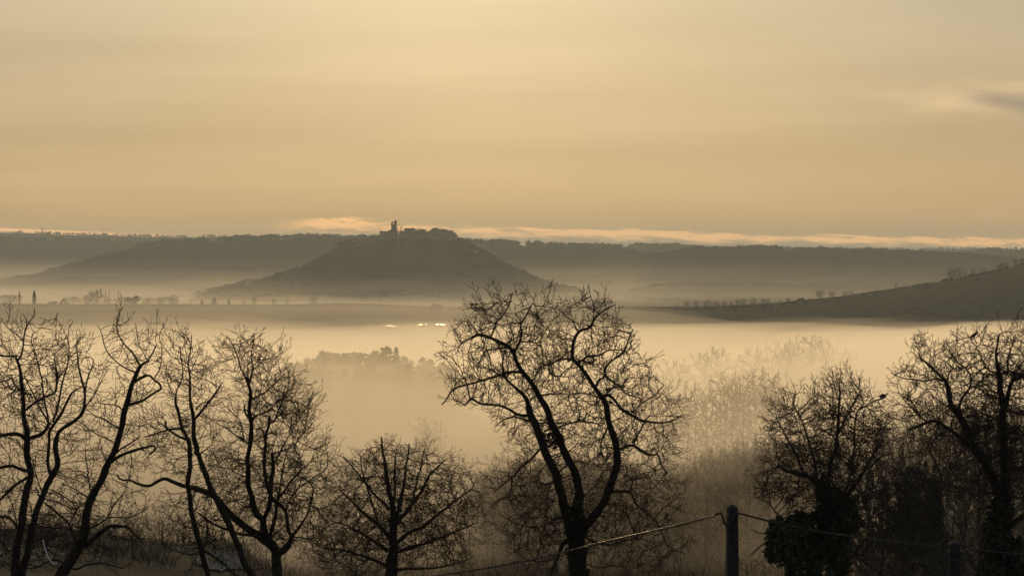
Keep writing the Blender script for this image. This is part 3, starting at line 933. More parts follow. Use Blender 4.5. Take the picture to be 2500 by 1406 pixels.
ROUND_POLY = [(825, 1090), (870, 1080), (890, 1062), (930, 1050), (990, 1052), (1060, 1068), (1105, 1100), (1160, 1125), (1195, 1180), (1195, 1260), (1170, 1340), (1150, 1380), (1100, 1410), (800, 1410), (745, 1350),
              (770, 1300), (790, 1240), (810, 1180), (818, 1130)]
def squash(lines, k=.93):
    return [(l[0], l[1], [(x, 1406 - (1406 - y) * k) for x, y in l[2]]) for l in lines]
ROUND_POLY = [(x, 1406 - (1406 - y) * .925) for x, y in ROUND_POLY]
traced_tree('round_tree', 'round bushy bare tree, limbs fanning from one upright trunk, lower than the oak beside it', 84, (953, 1406),
    [(40, 30, [(953, 1425), (956, 1390), (960, 1339)], 0.0),
     (26, 3.5, [(960, 1339), (959, 1274), (959, 1231), (946, 1188), (941, 1136), (933, 1093), (930, 1065)], .05)],
    squash([(16, 3, [(961, 1290), (976, 1209), (989, 1145), (997, 1080), (1000, 1060)]),
     (15, 3, [(964, 1275), (985, 1240), (1019, 1201), (1040, 1160), (1053, 1132), (1088, 1102)]),
     (14, 3, [(966, 1318), (1000, 1290), (1036, 1274), (1088, 1227), (1153, 1175)]),
     (12, 3, [(966, 1345), (1010, 1330), (1066, 1309), (1120, 1285), (1165, 1265)]),
     (14, 3, [(954, 1308), (930, 1280), (907, 1257), (864, 1214), (829, 1179)]),
     (10, 3, [(950, 1231), (925, 1200), (903, 1179), (864, 1123), (838, 1093)]),
     (13, 3, [(946, 1340), (910, 1310), (872, 1287), (840, 1270), (808, 1261)]),
     (11, 3, [(946, 1378), (910, 1360), (872, 1347), (830, 1335), (786, 1330)]),
     (10, 3, [(968, 1390), (1010, 1385), (1066, 1386), (1110, 1375), (1150, 1360)]),
     (8, 3, [(958, 1225), (965, 1180), (962, 1120), (968, 1070)]),
     (7, 3, [(1000, 1232), (1015, 1170), (1030, 1110), (1035, 1075)]),
     (7, 3, [(925, 1275), (905, 1200), (885, 1140), (880, 1095)])]),
    ROUND_POLY, 4200, 61, .16, 1.7, .21, wscale=.85, tip=.0092, twig=.58, twig_p=.62, up=.12, maxdepth=3.4, expo=2.0, jitter=.22)

IVY_POLY = [(1870, 1010), (1900, 960), (1935, 950), (1960, 965), (2010, 930), (2050, 915), (2100, 930), (2140, 950), (2165, 975), (2180, 1040), (2160, 1110), (2130, 1180), (2100, 1300), (2140, 1360), (2100, 1406),
            (1960, 1260), (1900, 1250), (1835, 1230), (1850, 1140), (1872, 1090)]
t7, t7o, t7pos = traced_tree('ivy_clad_tree', 'wide bare tree whose trunk is swallowed by two great masses of ivy', 62, (1985, 1406),
    [(40, 34, [(1985, 1425), (1990, 1370), (2005, 1320), (2014, 1290)], 0.0),
     (28, 20, [(2014, 1290), (2018, 1224), (2014, 1181)], 0.0)],
    [(17, 6, [(2006, 1195), (1996, 1181), (1980, 1168), (1964, 1159), (1940, 1152), (1917, 1148), (1905, 1140)]),
     (9, 3, [(1996, 1181), (1986, 1116), (1964, 1044), (1950, 1010), (1939, 990)]),
     (12, 4, [(2016, 1185), (2030, 1130), (2043, 1080), (2047, 1008), (2050, 965), (2048, 935)]),
     (7, 3, [(2045, 1060), (2065, 1020), (2085, 980), (2105, 950)]),
     (14, 5, [(2020, 1255), (2045, 1235), (2065, 1213), (2085, 1185), (2104, 1159), (2130, 1112), (2155, 1080)]),
     (6, 3, [(2120, 1142), (2140, 1125), (2155, 1112), (2184, 1105)]),
     (8, 3, [(2060, 1218), (2080, 1140), (2086, 1062), (2090, 1008), (2110, 985)]),
     (7, 3, [(1964, 1159), (1940, 1100), (1915, 1060), (1895, 1020)]),
     (7, 3, [(2020, 1350), (2065, 1354), (2101, 1364), (2137, 1368), (2166, 1360)]),
     (6, 3, [(2101, 1364), (2120, 1380), (2150, 1400)]),
     (6, 3, [(1940, 1310), (1910, 1305), (1892, 1307), (1867, 1322), (1834, 1353)]),
     (4, 2, [(1892, 1307), (1870, 1302), (1850, 1300), (1832, 1293)]),
     (5, 2.5, [(2098, 1000), (2122, 985), (2140, 976), (2155, 972), (2168, 958)], 0.0),
     (6, 2.5, [(1925, 1300), (1905, 1262), (1875, 1225), (1842, 1212)])],
    IVY_POLY, 2600, 71, 0.12, 1.3, 0.22, jitter=.24, tip=0.0096, twig=0.52, twig_p=.85, up=.14, maxdepth=3.0, expo=1.9)

BIG_POLY = [(2170, 900), (2220, 900), (2215, 850), (2240, 825), (2300, 840), (2350, 815), (2390, 810), (2420, 795), (2480, 792), (2560, 800), (2640, 900), (2660, 1100), (2600, 1280), (2500, 1300), (2420, 1260),
            (2330, 1260), (2260, 1170), (2350, 1120), (2330, 1080), (2180, 1090), (2180, 1020), (2190, 960), (2260, 940), (2170, 940)]
t8, t8o, t8pos = traced_tree('great_oak_tree', 'massive black oak with a broad arching limb, beside the lower post', 50, (2440, 1406),
    [(66, 44, [(2440, 1425), (2442, 1340), (2445, 1282), (2449, 1225)], 0.0),
     (30, 15, [(2446, 1232), (2427, 1171), (2403, 1122), (2371, 1080), (2346, 1014), (2323, 992)], -.15),
     (28, 13, [(2450, 1228), (2454, 1183), (2452, 1122), (2449, 1060), (2448, 1007), (2446, 973), (2441, 935), (2437, 912)], .05)],
    [(13, 3, [(2323, 992), (2316, 957), (2312, 935), (2296, 917), (2275, 898), (2246, 871)]),
     (7, 3, [(2338, 1002), (2353, 967), (2368, 948), (2371, 917), (2359, 898), (2337, 885), (2320, 860)]),
     (5, 3, [(2368, 948), (2393, 935), (2405, 917), (2395, 907)]),
     (5, 2, [(2307, 930), (2282, 923), (2257, 930), (2234, 926), (2205, 926), (2175, 910)]),
     (4, 2, [(2312, 935), (2314, 912), (2330, 897), (2358, 898)]),
     (13, 6, [(2410, 1140), (2375, 1095), (2340, 1062), (2312, 1044), (2289, 1030), (2273, 1028), (2248, 1039), (2218, 1048)]),
     (5, 2, [(2262, 1032), (2240, 1010), (2215, 985), (2200, 965)]),
     (10, 3, [(2437, 912), (2432, 882), (2432, 850), (2440, 815)]),
     (12, 7, [(2450, 1000), (2457, 985), (2464, 957), (2469, 928), (2500, 916), (2540, 908)]),
     (7, 5, [(2438, 916), (2459, 903), (2478, 910), (2500, 920), (2530, 925)]),
     (5, 2, [(2460, 903), (2459, 878), (2468, 850), (2480, 815)]),
     (5, 2, [(2436, 910), (2409, 905), (2393, 871), (2389, 857), (2365, 823)]),
     (14, 11, [(2453, 1150), (2470, 1143), (2500, 1141), (2540, 1137)]),
     (15, 12, [(2452, 1290), (2469, 1282), (2494, 1262), (2530, 1248)]),
     (6, 3, [(2436, 1205), (2420, 1203), (2378, 1208), (2344, 1190), (2309, 1181), (2272, 1171)]),
     (4, 2, [(2380, 1208), (2358, 1230), (2326, 1235)]),
     (6, 2.5, [(2469, 928), (2500, 880), (2530, 850)]),
     (5, 2, [(2340, 1010), (2300, 985), (2270, 960)])],
    BIG_POLY, 2300, 81, 0.105, 1.1, 0.195, jitter=.24, tip=0.0088, twig=0.44, twig_p=.62, up=.12, maxdepth=2.4, expo=1.9)

# ---- ivy: leaf clumps wrapped round trunks, hung on the shapes seen in the picture
def ivy_part(root, M0, Y, blobs, n, size, seed):
    """blobs: (px, py, half width px, half height px, half depth m)"""
    rng = np.random.default_rng(seed)
    b = MB()
    pxm = Y / FOC
    tot = sum(w_ * h_ for _, _, w_, h_, _ in blobs)
    more_ = []
    for px, py, hw, hh, hd in blobs:                     # ragged outgrowths
        for _ in range(7):
            a = rng.uniform(0, 6.28)
            k = rng.uniform(.16, .34)
            more_.append((px + math.cos(a) * hw * .95, py + math.sin(a) * hh * .95, max(5, hw * k), max(6, hh * k * 1.3), hd * k))
    blobs = blobs + more_
    tot = sum(w_ * h_ for _, _, w_, h_, _ in blobs)
    for px, py, hw, hh, hd in blobs:
        c = P(px, py, Y) - M0
        for _ in range(int(n * hw * hh / tot)):
            d = Vector(rng.normal(size=3)).normalized()
            r_ = rng.uniform(.55, 1.0) ** .5 * (1 + .30 * mnoise.noise(d * 2.6 + Vector((px, py, 0))) + .34 * mnoise.noise(d * 6.5 + Vector((py, px, 0))))
            q = c + Vector((d.x * hw * pxm * r_, d.y * hd * r_, d.z * hh * pxm * r_))
            nrm = (d + Vector(rng.normal(size=3)) * .7).normalized()
            a = nrm.orthogonal().normalized()
            a = (Matrix.Rotation(rng.uniform(0, 6.28), 3, nrm) @ a)
            e = nrm.cross(a)
            s = size * rng.uniform(.6, 1.4)
            b.add([q - e * s * .2, q + a * s * .55 + e * s * .35, q + e * s * 1.15, q - a * s * .55 + e * s * .35], [(0, 1, 2, 3)])
    o = b.build('ivy', MAT['ivy'], root)
    o['kind'] = 'stuff'
    return o
ivy_part(t7, t7o, 62, [(1935, 1325, 58, 62, .9), (1985, 1370, 72, 75, 1.0), (2040, 1320, 42, 80, .9), (2048, 1262, 38, 52, .8), (2075, 1245, 18, 26, .5), (2015, 1230, 22, 55, .5), (2030, 1215, 20, 30, .5),
                       (1965, 1285, 34, 34, .7), (1920, 1290, 40, 26, .7)], 14000, .085, 5)
ivy_part(t8, t8o, 50, [(2432, 1400, 42, 60, .6), (2434, 1320, 34, 60, .5), (2444, 1250, 22, 45, .4), (2470, 1380, 36, 55, .5), (2425, 1290, 20, 40, .4)], 6500, .070, 6)
_oak = bpy.data.objects['oak_tree']
ivy_part(_oak, Vector(_oak.location), 52, [(1410, 1400, 24, 40, .25), (1408, 1345, 22, 36, .24), (1408, 1300, 26, 26, .26), (1412, 1250, 15, 34, .18)], 2600, .045, 7)

# ---- a bird's nest in the ivy-clad tree, and a ball of mistletoe in the oak
def twig_ball(name, label, cat, c, r, n, seed, m, flat=.75):
    rng = np.random.default_rng(seed)
    b = MB()
    for _ in range(n):
        d = Vector(rng.normal(size=3)).normalized()
        p0 = Vector((d.x, d.y, d.z * flat)) * r * rng.uniform(.2, .9)
        t = Vector(rng.normal(size=3)).normalized()
        t = (t - d * t.dot(d) * .6).normalized()
        l = r * rng.uniform(.5, 1.1)
        b.tube([p0 - t * l * .5, p0 + d * .1 * r, p0 + t * l * .5], r * .045, 3, False)
    o = b.build(name, m)
    o.location = c
    return tag(o, label, cat)
twig_ball('bird_nest', 'dark twiggy nest high at the edge of the ivy-clad tree', 'nest', P(2155, 967, 62.0), .115, 120, 3, MAT['twig'])
twig_ball('mistletoe', 'dark ball of mistletoe lodged between the two nearer stems of the oak', 'mistletoe', P(1347, 1068, 52.0), .30, 80, 4, MAT['twig'], 1.2)
def bird():
    b = MB()
    c = P(2376, 819, 50)
    prof = [(-.10, .008), (-.07, .018), (-.03, .034), (.02, .040), (.055, .030), (.075, .026), (.10, .022), (.115, .008), (.135, .002)]
    b.tube([Vector((q * .9, 0, q * .62)) for q, _ in prof], [r_ for _, r_ in prof], 7)
    b.tube([(0, .01, -.02), (.005, .012, -.075)], .004, 3)
    b.tube([(0, -.01, -.02), (.005, -.012, -.075)], .004, 3)
    o = b.build('bird', MAT['twig'], None, True)
    o.location = c
    tag(o, 'small dark bird perched on the topmost twigs of the massive oak', 'bird')
bird()
# ------------------------------------------------------------------ woods and single trees farther off
def proto_tree(seed, H, half_w, base_frac, n_limb, n_attr, step, reach, kill, tip, twig, twig_p, lean=.0, upr=.5, r0=.20, fork=False, shape='oval'):
    """Meshes (trunk, crown) of one bare tree of height H standing on the origin."""
    rng = np.random.default_rng(seed)
    tr, fixed, fr = MB(), [], []
    pts = [Vector((0, 0, -.6))]
    k = 9
    top = H * (.80 if not fork else .55)
    for i in range(1, k + 1):
        t = i / k
        pts.append(Vector((lean * H * t + rng.normal() * .012 * H * t, rng.normal() * .012 * H * t, -.6 + (top + .6) * t)))
    rr = [r0 * (1.25 - 1.0 * (i / k) ** .8) + .015 for i in range(k + 1)]
    tr.tube(pts, rr, 6)
    dpts, drr = densify(pts, rr, step)
    fixed += [tuple(p) for p in dpts]; fr += drr
    for j in range(n_limb):
        t = base_frac + (.92 - base_frac) * (j + .5) / n_limb
        f = t * k
        p0 = pts[min(k - 1, int(f))].lerp(pts[min(k, int(f) + 1)], f - int(f))
        a = j * 2.4 + rng.uniform(-.5, .5)
        l = half_w * rng.uniform(.65, .95) * (1.1 - .5 * t) * 1.15
        d = Vector((math.cos(a), math.sin(a), upr + .5 * t + rng.uniform(-.15, .25))).normalized()
        lp = [p0]
        for q in range(4):
            d = (d + Vector(rng.normal(size=3)) * .16 + Vector((0, 0, .10))).normalized()
            lp.append(lp[-1] + d * l / 3.2)
        r1 = max(.03, r0 * .5 * (1.05 - .6 * t))
        lr = [r1 * (1 - .72 * q / 4) for q in range(5)]
        tr.tube(lp, lr, 5)
        a_, b_ = densify(lp, lr, step)
        fixed += [tuple(p) for p in a_]; fr += b_
    attr = []
    z0 = H * base_frac * .8
    while len(attr) < n_attr:
        q = rng.uniform(-1, 1, 3)
        if shape == 'oval' and (q ** 2).sum() > 1: continue
        zz = (q[2] + 1) / 2
        wz = 1.0
        if shape == 'fan': 
            if q[0] ** 2 + q[1] ** 2 > 1: continue
            wz = .35 + .75 * math.sin(min(1, zz * 1.15) * math.pi * .62)
            if zz > .78: wz *= math.sqrt(max(.02, 1 - ((zz - .78) / .24) ** 2))
        bump = 1 + .20 * mnoise.noise(Vector((q[0] * 2, q[1] * 2, q[2] * 2 + seed)))
        attr.append((q[0] * half_w * wz * bump + lean * H * zz, q[1] * half_w * wz * bump, z0 + (H - z0) * zz * (.94 + .06 * bump)))
    pos, par = colonize(fixed, attr, step, reach, kill, rng, 80, .28, .12, cap=5000)
    cr = MB()
    mesh_network(cr, pos, par, len(fixed), tip, 2.05, rng, fr, twig, twig_p, up_bias=.30)
    def me(mb, m):
        d = bpy.data.meshes.new('bare_tree_mesh')
        d.from_pydata(mb.v, [], mb.f); d.materials.append(m); d.update()
        return d
    return me(tr, MAT['bark']), me(cr, MAT['twig'])
PRO = [proto_tree(101, 13.0, 3.4, .30, 8, 900, .34, 3.4, .55, .016, 1.0, .22, .02),
       proto_tree(102, 14.0, 3.0, .34, 9, 900, .34, 3.4, .55, .016, 1.1, .22, -.03, .8),
       proto_tree(103, 12.0, 4.0, .26, 9, 1000, .36, 3.6, .58, .016, 1.0, .22, .0, .45, .22, True, 'fan'),
       proto_tree(104, 15.0, 2.6, .40, 8, 800, .34, 3.4, .55, .016, 1.1, .22, .03, 1.0),
       proto_tree(105, 11.0, 4.2, .22, 10, 1000, .36, 3.6, .58, .016, 1.0, .22, -.02, .4, .24, True, 'fan')]
PH = [13.0, 14.0, 12.0, 15.0, 11.0]
LOW = [proto_tree(201, 13.0, 4.2, .25, 7, 260, .75, 6, 1.1, .055, 1.7, .30, .0),
       proto_tree(202, 12.0, 4.8, .18, 8, 300, .75, 6, 1.1, .055, 1.6, .30, .0, .4, .22, True, 'fan'),
       proto_tree(203, 15.0, 3.2, .30, 7, 240, .75, 6, 1.1, .055, 1.7, .30, .02, .9)]
LH = [13.0, 12.0, 15.0]
FARP = [proto_tree(301, 13.0, 4.4, .22, 7, 240, .75, 6, 1.1, .085, 1.8, .30, .0),
        proto_tree(302, 12.0, 4.8, .16, 8, 250, .75, 6, 1.1, .085, 1.6, .30, .0, .4, .22, True, 'fan'),
        proto_tree(303, 15.0, 3.6, .26, 7, 220, .75, 6, 1.1, .085, 1.8, .30, .02, .9)]
def put_tree(px, Y, top_py, k, rng, label, group, protos=PRO, heights=PH, widen=1.0, cat='tree', name='bare_tree', z=None, parts=True, hmin=3.0):
    x = X(px, Y)
    gz = ground_z(x, Y) if z is None else z
    h = max(hmin, Zat(top_py, Y) - gz)
    s = h / heights[k]
    tm, cm = protos[k]
    root = empty(name, (x, Y, gz), rng.uniform(0, 6.28))
    root.scale = (s * widen * rng.uniform(.92, 1.08), s * widen * rng.uniform(.92, 1.08), s)
    tag(root, label, cat, group)
    for nm, d in (('trunk', tm), ('crown', cm)):
        o = bpy.data.objects.new(nm, d)
        COL.objects.link(o)
        o.parent = root
    return root
rngw = np.random.default_rng(5)
def wood_tops(px):
    return float(np.interp(px, [360, 420, 480, 1150, 1210, 1270, 1330, 1400, 1480, 1560, 1640, 1700, 1760, 1820, 1880, 1950, 2010], [1240, 1225, 1260, 1170, 1125, 1110, 1140, 1120, 1118, 1135, 1150, 1125, 1108, 1095, 1085, 1075, 1090]))
# the wood across the slope: three uneven ranks, behind the oak and the first post
G1 = 'bare trees of the wood across the slope'
for rank, (Y0, Y1, off, n, a, b) in enumerate([(252, 300, 0, 42, 1165, 2040), (222, 250, 30, 24, 1185, 2030), (192, 218, 75, 12, 1230, 2010)]):
    for i in range(n):
        px = a + (b - a) * (i + rngw.uniform(.1, .9)) / n
        put_tree(px, rngw.uniform(Y0, Y1), wood_tops(px) + off + rngw.uniform(-14, 26), int(rngw.integers(0, 5)), rngw,
                 ['bare tree in the hazy back rank of the wood beyond the oak', 'bare tree in the middle rank of the wood beyond the oak', 'bare tree in the front rank of the wood beyond the oak'][rank], G1 + ', ' + ['back', 'middle', 'front'][rank] + ' rank',
                 widen=.95)
# the wood thickens farther down the slope
for i in range(34):
    px = 1150 + 900 * (i + rngw.uniform(.1, .9)) / 34
    put_tree(px, rngw.uniform(305, 370), wood_tops(px) + rngw.uniform(-6, 40), int(rngw.integers(0, 3)), rngw, 'bare tree deep in the hazy wood across the slope', 'bare trees of the wood across the slope, deep rank', LOW, LH, 1.2)
# darker, closer wood behind the massive oak
G2 = 'dark trees crowded behind the massive oak'
for rank, (Y0, Y1, n, top, dt) in enumerate([(124, 150, 14, 985, 22), (98, 120, 9, 1040, 40), (80, 92, 4, 1140, 40)]):
    for i in range(n):
        px = 2090 + 500 * (i + rngw.uniform(.1, .9)) / n
        t = top + (70 if px < 2190 else 35 if px < 2290 else 0) + rngw.uniform(-dt * .5, dt)
        put_tree(px, rngw.uniform(Y0, Y1), t, int(rngw.integers(0, 5)), rngw, ['bare tree in the farthest dark row behind the massive oak', 'bare tree in the second dark row behind the massive oak', 'low bare tree close behind the massive oak'][rank],
                 G2 + ', ' + ['far', 'second', 'near'][rank] + ' row', widen=1.0)
# low scrub at the foot of the crooked trees
for px, Y, top, lab in [(395, 150, 1232, 'fuzzy pale-lit shrub seen through the gap between leaning tree and twin-stemmed tree'), (445, 165, 1262, 'rounded bare shrub low behind the twin-stemmed tree'),
                        (350, 175, 1262, 'small hazy shrub at the edge of the meadow behind the leaning tree'), (120, 160, 1272, 'low bare bush on the meadow rim between the crooked stems'), (205, 170, 1262, 'bare bush on the meadow rim behind the base of the leaning stem'), (300, 175, 1258, 'twiggy bush at the end of the meadow rim, close to the hazy shrub'), (860, 140, 1300, 'low bare shrub behind the round bushy tree'), (250, 185, 1275, 'small bare shrub on the meadow rim behind the leaning stem'),
                        (1848, 118, 1362, 'low rounded bush at the foot of the wood right of the first post'.replace('right of', 'beside'))]:
    put_tree(px, Y, top, 4 if px != 395 else 2, rngw, lab, None, widen=1.5, cat='shrub', name='shrub', hmin=1.5)

# dim trees standing in the valley fog
G3 = 'faint trees standing in the valley fog'
for px, Y, top in [(1590, 540, 925), (1628, 560, 915), (1650, 520, 975), (1700, 575, 932), (1725, 545, 940), (1770, 570, 918), (1790, 560, 912), (1815, 545, 925), (1845, 570, 912), (1868, 560, 905), (1885, 550, 915), (1905, 565, 930), (1935, 560, 950),
                   (1680, 430, 1020), (1740, 440, 1025), (1800, 430, 1015), (1845, 420, 1018), (1030, 610, 1012), (1060, 600, 1020)]:
    put_tree(px, Y + 30, top + 12, int(rngw.integers(0, 3)), rngw, 'grey bare tree fading into the fog beyond the slope wood', G3, LOW, LH, .85)
G4 = 'trees of the far rank in the fog'
for px, Y, top in [(1735, 900, 868), (1760, 880, 858), (1830, 905, 856), (1850, 890, 864), (1895, 900, 852), (1925, 880, 846), (1950, 900, 838), (1975, 890, 832), (1996, 905, 836), (2020, 890, 850), (2060, 900, 856), (2085, 900, 862), (1640, 880, 885), (1655, 890, 890)]:
    put_tree(px, Y, top, int(rngw.integers(0, 3)), rngw, 'very faint tree in the brightest fog, farther than the grey fog-bound rank', G4, LOW, LH, 1.1)

# ---- conifers
def conifer_mesh(seed, H, kind):
    """cedar: flat spreading plates; fir: narrow spire; cypress: slim column."""
    rng = np.random.default_rng(seed)
    tr, cr = MB(), MB()
    tr.tube([(0, 0, -.6), (rng.normal() * .1, 0, H * .5), (rng.normal() * .15, 0, H * .96)], [H * .022, H * .014, H * .003], 6)
    def clump(c, rx, rz, n, s):
        for _ in range(n):
            d = Vector(rng.normal(size=3)).normalized() * rng.uniform(.3, 1) ** .5
            p = Vector(c) + Vector((d.x * rx, d.y * rx, d.z * rz))
            a = Vector(rng.normal(size=3)).normalized(); b_ = a.orthogonal().normalized()
            cr.add([p - a * s, p + b_ * s * .6, p + a * s, p - b_ * s * .6], [(0, 1, 2, 3)])
    if kind == 'cedar':
        z = H * .10
        while z < H * .97:
            t = z / H
            R_ = H * (.33 * (1 - t) ** (.95 if seed != 2 else .6) + .02) * rng.uniform(.75, 1.15)
            m_ = 5 if t < .85 else 3
            a0 = rng.uniform(0, 6.28)
            for j in range(m_):
                a = a0 + j * 6.28 / m_ + rng.uniform(-.4, .4)
                l = R_ * rng.uniform(.45, 1.2)
                up_ = rng.uniform(-.05, .42) * l
                p1 = Vector((math.cos(a) * l, math.sin(a) * l, z + up_))
                tr.tube([(0, 0, z - .2 * l), (p1.x * .5, p1.y * .5, z + up_ * .4), p1], [H * .006, H * .004, H * .002], 4)
                for q in (.3, .5, .68, .84, .96):
                    clump((p1.x * q, p1.y * q, z + up_ * q - .02 * H * q * rng.uniform(0, 1.4)), l * (.10 + .14 * (1 - q)) + .25, H * .020, 20, H * .014)
                clump((p1.x * 1.06, p1.y * 1.06, z + up_ * 1.1), l * .07, H * .012, 6, H * .012)
            z += H * rng.uniform(.03, .06)
        clump((0, 0, H * .93), H * .022, H * .06, 50, H * .013)
    elif kind == 'fir':
        for i in range(2200):
            t = rng.uniform(.08, 1) ** .8
            R_ = H * .20 * (1 - t) ** .85 * (1 + .25 * math.sin(t * 60)) + .12
            a = rng.uniform(0, 6.28); r_ = R_ * rng.uniform(.2, 1) ** .5
            clump((math.cos(a) * r_, math.sin(a) * r_, H * t - r_ * .25), .1, .1, 1, H * .022)
    elif kind == 'cypress':
        for i in range(1500):
            t = rng.uniform(0.02, 1)
            R_ = H * .085 * (math.sin(min(1, t * 2.2 + .12) * math.pi / 2)) * max(.12, (1 - t ** 3.2)) ** .8
            a = rng.uniform(0, 6.28); r_ = R_ * rng.uniform(.2, 1) ** .5 * (1 + .2 * mnoise.noise((a, t * 8, seed)))
            clump((math.cos(a) * r_, math.sin(a) * r_, H * t), .1, .2, 1, H * .018)
    else:                                                    # round evergreen
        lob = [(rng.normal() * H * .22, rng.normal() * H * .22, H * rng.uniform(.35, .72), H * rng.uniform(.20, .30)) for _ in range(9)]
        for c in lob: clump(c[:3], c[3], c[3] * .85, 190, H * .035)
    def me(mb, m):
        d = bpy.data.meshes.new('evergreen_mesh')
        d.from_pydata(mb.v, [], mb.f); d.materials.append(m); d.update()
        return d
    return me(tr, MAT['bark']), me(cr, MAT['evergreen'])
CON = {'cedar': [conifer_mesh(i, 22.0, 'cedar') for i in (1, 2, 3)], 'fir': [conifer_mesh(7, 22.0, 'fir')], 'cypress': [conifer_mesh(9, 12.0, 'cypress')], 'round': [conifer_mesh(12, 9.0, 'round'), conifer_mesh(13, 9.0, 'round')]}
CONH = {'cedar': 22.0, 'fir': 22.0, 'cypress': 12.0, 'round': 9.0}
def put_conifer(px, Y, top_py, kind, rng, label, group=None, widen=1.0, z=None, name=None, cat='tree', foot=None):
    x = X(px, Y)
    gz = (ground_z(x, Y) if foot is None else Zat(foot, Y)) if z is None else z
    s = max(1.0, Zat(top_py, Y) - gz) / CONH[kind]
    tm, cm = CON[kind][int(rng.integers(0, len(CON[kind])))]
    root = empty(name or {'cedar': 'cedar_tree', 'fir': 'fir_tree', 'cypress': 'cypress_tree', 'round': 'evergreen_tree'}[kind], (x, Y, gz), rng.uniform(0, 6.28))
    root.scale = (s * widen, s * widen, s)
    tag(root, label, cat, group)
    for nm, d in (('trunk', tm), ('crown', cm)):
        o = bpy.data.objects.new(nm, d)
        COL.objects.link(o)
        o.parent = root
    return root
G5 = 'cedars of the grove in the valley fog'
for px, Y, top in [(705, 960, 884), (728, 985, 878), (748, 970, 870), (772, 985, 868), (786, 950, 853), (803, 985, 864), (822, 980, 866), (842, 960, 868), (866, 990, 862), (880, 960, 860), (902, 985, 864), (916, 965, 860), (930, 990, 862), (944, 955, 850), (986, 975, 862), (1003, 990, 872),
                   (1032, 985, 868), (1050, 960, 880), (1078, 990, 880), (1096, 970, 882)]:
    put_conifer(px, Y, top + rngw.uniform(-9, 6), 'cedar', rngw, 'flat-topped cedar in the hazy grove rising from the fog', G5, float(rngw.uniform(1.25, 1.7)))
for i in range(22):
    px = 688 + 415 * (i + rngw.uniform(.1, .9)) / 22
    put_conifer(px, rngw.uniform(885, 930), rngw.uniform(884, 912), 'cedar', rngw, 'lower cedar fronting the hazy grove', 'cedars fronting the grove in the valley fog', float(rngw.uniform(1.3, 1.8)))
put_conifer(967, 950, 849, 'fir', rngw, 'pointed fir, the only spire in the hazy cedar grove', None, .95)
put_conifer(2222, 104, 1085, 'round', rngw, 'dark ragged evergreen among the bare trees behind the massive oak', None, .55)
# a dark evergreen ivy-wrapped bole in the same wood
put_conifer(2285, 98, 1190, 'cypress', rngw, 'dark ivied bole standing in the wood beyond the second post', None, 1.4, name='ivied_tree')
# ------------------------------------------------------------------ plateau: hedges, ruin, farms
PY_ = 1900.0
def plate_z(px, Y=PY_):
    return ground_z(X(px, Y), Y)
G6 = 'bare trees along the plateau hedge'
for px, Y, top in [(1446, 1880, 733), (1462, 1900, 729), (1480, 1890, 730), (1676, 1905, 734), (1700, 1895, 735), (1727, 1905, 734), (1750, 1900, 735), (1769, 1905, 735), (1786, 1890, 734), (1803, 1900, 729), (1815, 1905, 730), (1838, 1900, 728), (1862, 1890, 727), (1872, 1900, 729), (1905, 1900, 731), (1925, 1905, 733),
                   (2002, 1910, 708), (2032, 1905, 713), (2063, 1910, 711), (2078, 1905, 712), (2188, 1930, 694), (2322, 1930, 657), (2340, 1935, 655), (2358, 1930, 658), (2376, 1935, 655), (2402, 1930, 655), (2440, 1935, 646), (2452, 1930, 640), (2480, 1935, 634), (2496, 1935, 630), (2515, 1935, 628)]:
    lab = 'small bare tree in the row along the foggy plateau edge' if px < 1950 else ('bare tree where the plateau hedge climbs towards the hill' if px < 2250 else 'bare tree along the crest of the near dark slope')
    put_tree(px, Y, top, int(rngw.integers(0, 3)), rngw, lab, G6 if px < 1950 else (G6 + ', climbing part' if px < 2250 else 'bare trees along the crest of the dark slope'), FARP, LH, float(rngw.uniform(.85, 1.5)), hmin=4.5)
for px, Y, top in [(1775, 1800, 750), (1792, 1790, 752), (1815, 1800, 748), (1842, 1790, 751), (1866, 1800, 747), (1884, 1780, 752), (1910, 1800, 745), (1938, 1790, 748), (1966, 1800, 741), (1990, 1780, 746), (2018, 1800, 738), (2046, 1790, 742), (2078, 1800, 733), (2110, 1790, 738), (2136, 1800, 729), (2240, 1790, 716), (2262, 1800, 712), (2390, 1780, 694)]:
    put_tree(px, Y, top, int(rngw.integers(0, 3)), rngw, 'bare tree on the slope below the plateau hedge', 'bare trees below the plateau hedge', FARP, LH, float(rngw.uniform(1.1, 1.9)), hmin=4.0)
def hedge(name, label, pxs, Y, h, seed, n, dyy=3.0, mat_='wood', over=0.0):
    """A scrubby hedge: clumps of little faces along a line on the ground."""
    rng = np.random.default_rng(seed)
    b = MB()
    for i in range(n):
        px = rng.uniform(pxs[0], pxs[1])
        if mnoise.noise((px * .035, seed * 3.1, 0)) < -.10 and rng.random() < .85: continue
        y = Y + rng.normal() * dyy
        x = X(px, Y)
        hh = h * (.55 + .6 * abs(mnoise.noise((px * .06, seed, 0)))) * rng.uniform(.3, 1.1)
        p = Vector((x, y, ground_z(x, y) + hh * rng.uniform(.1, 1)))
        a = Vector(rng.normal(size=3)).normalized(); c = a.orthogonal().normalized()
        s = rng.uniform(.35, .9)
        b.add([p - a * s, p + c * s * .7, p + a * s, p - c * s * .7], [(0, 1, 2, 3)])
    o = b.build(name, MAT[mat_])
    tag(o, label, 'hedge')
    return o
hedge('hedge', 'low scrubby hedge under the row of small trees on the plateau edge', (1500, 1950), 1900, 2.2, 3, 1700)
hedge('hedge', 'thicker hedge climbing the shoulder of the dark slope', (1950, 2320), 1915, 2.4, 4, 650)
hedge('hedge', 'dark hedge on the crest of the near slope at the picture edge', (2300, 2560), 1930, 4.0, 5, 1700)
hedge('hedge', 'dense scrub among the tall cypresses by the ruined gable', (-20, 122), 1905, 4.5, 6, 1300)
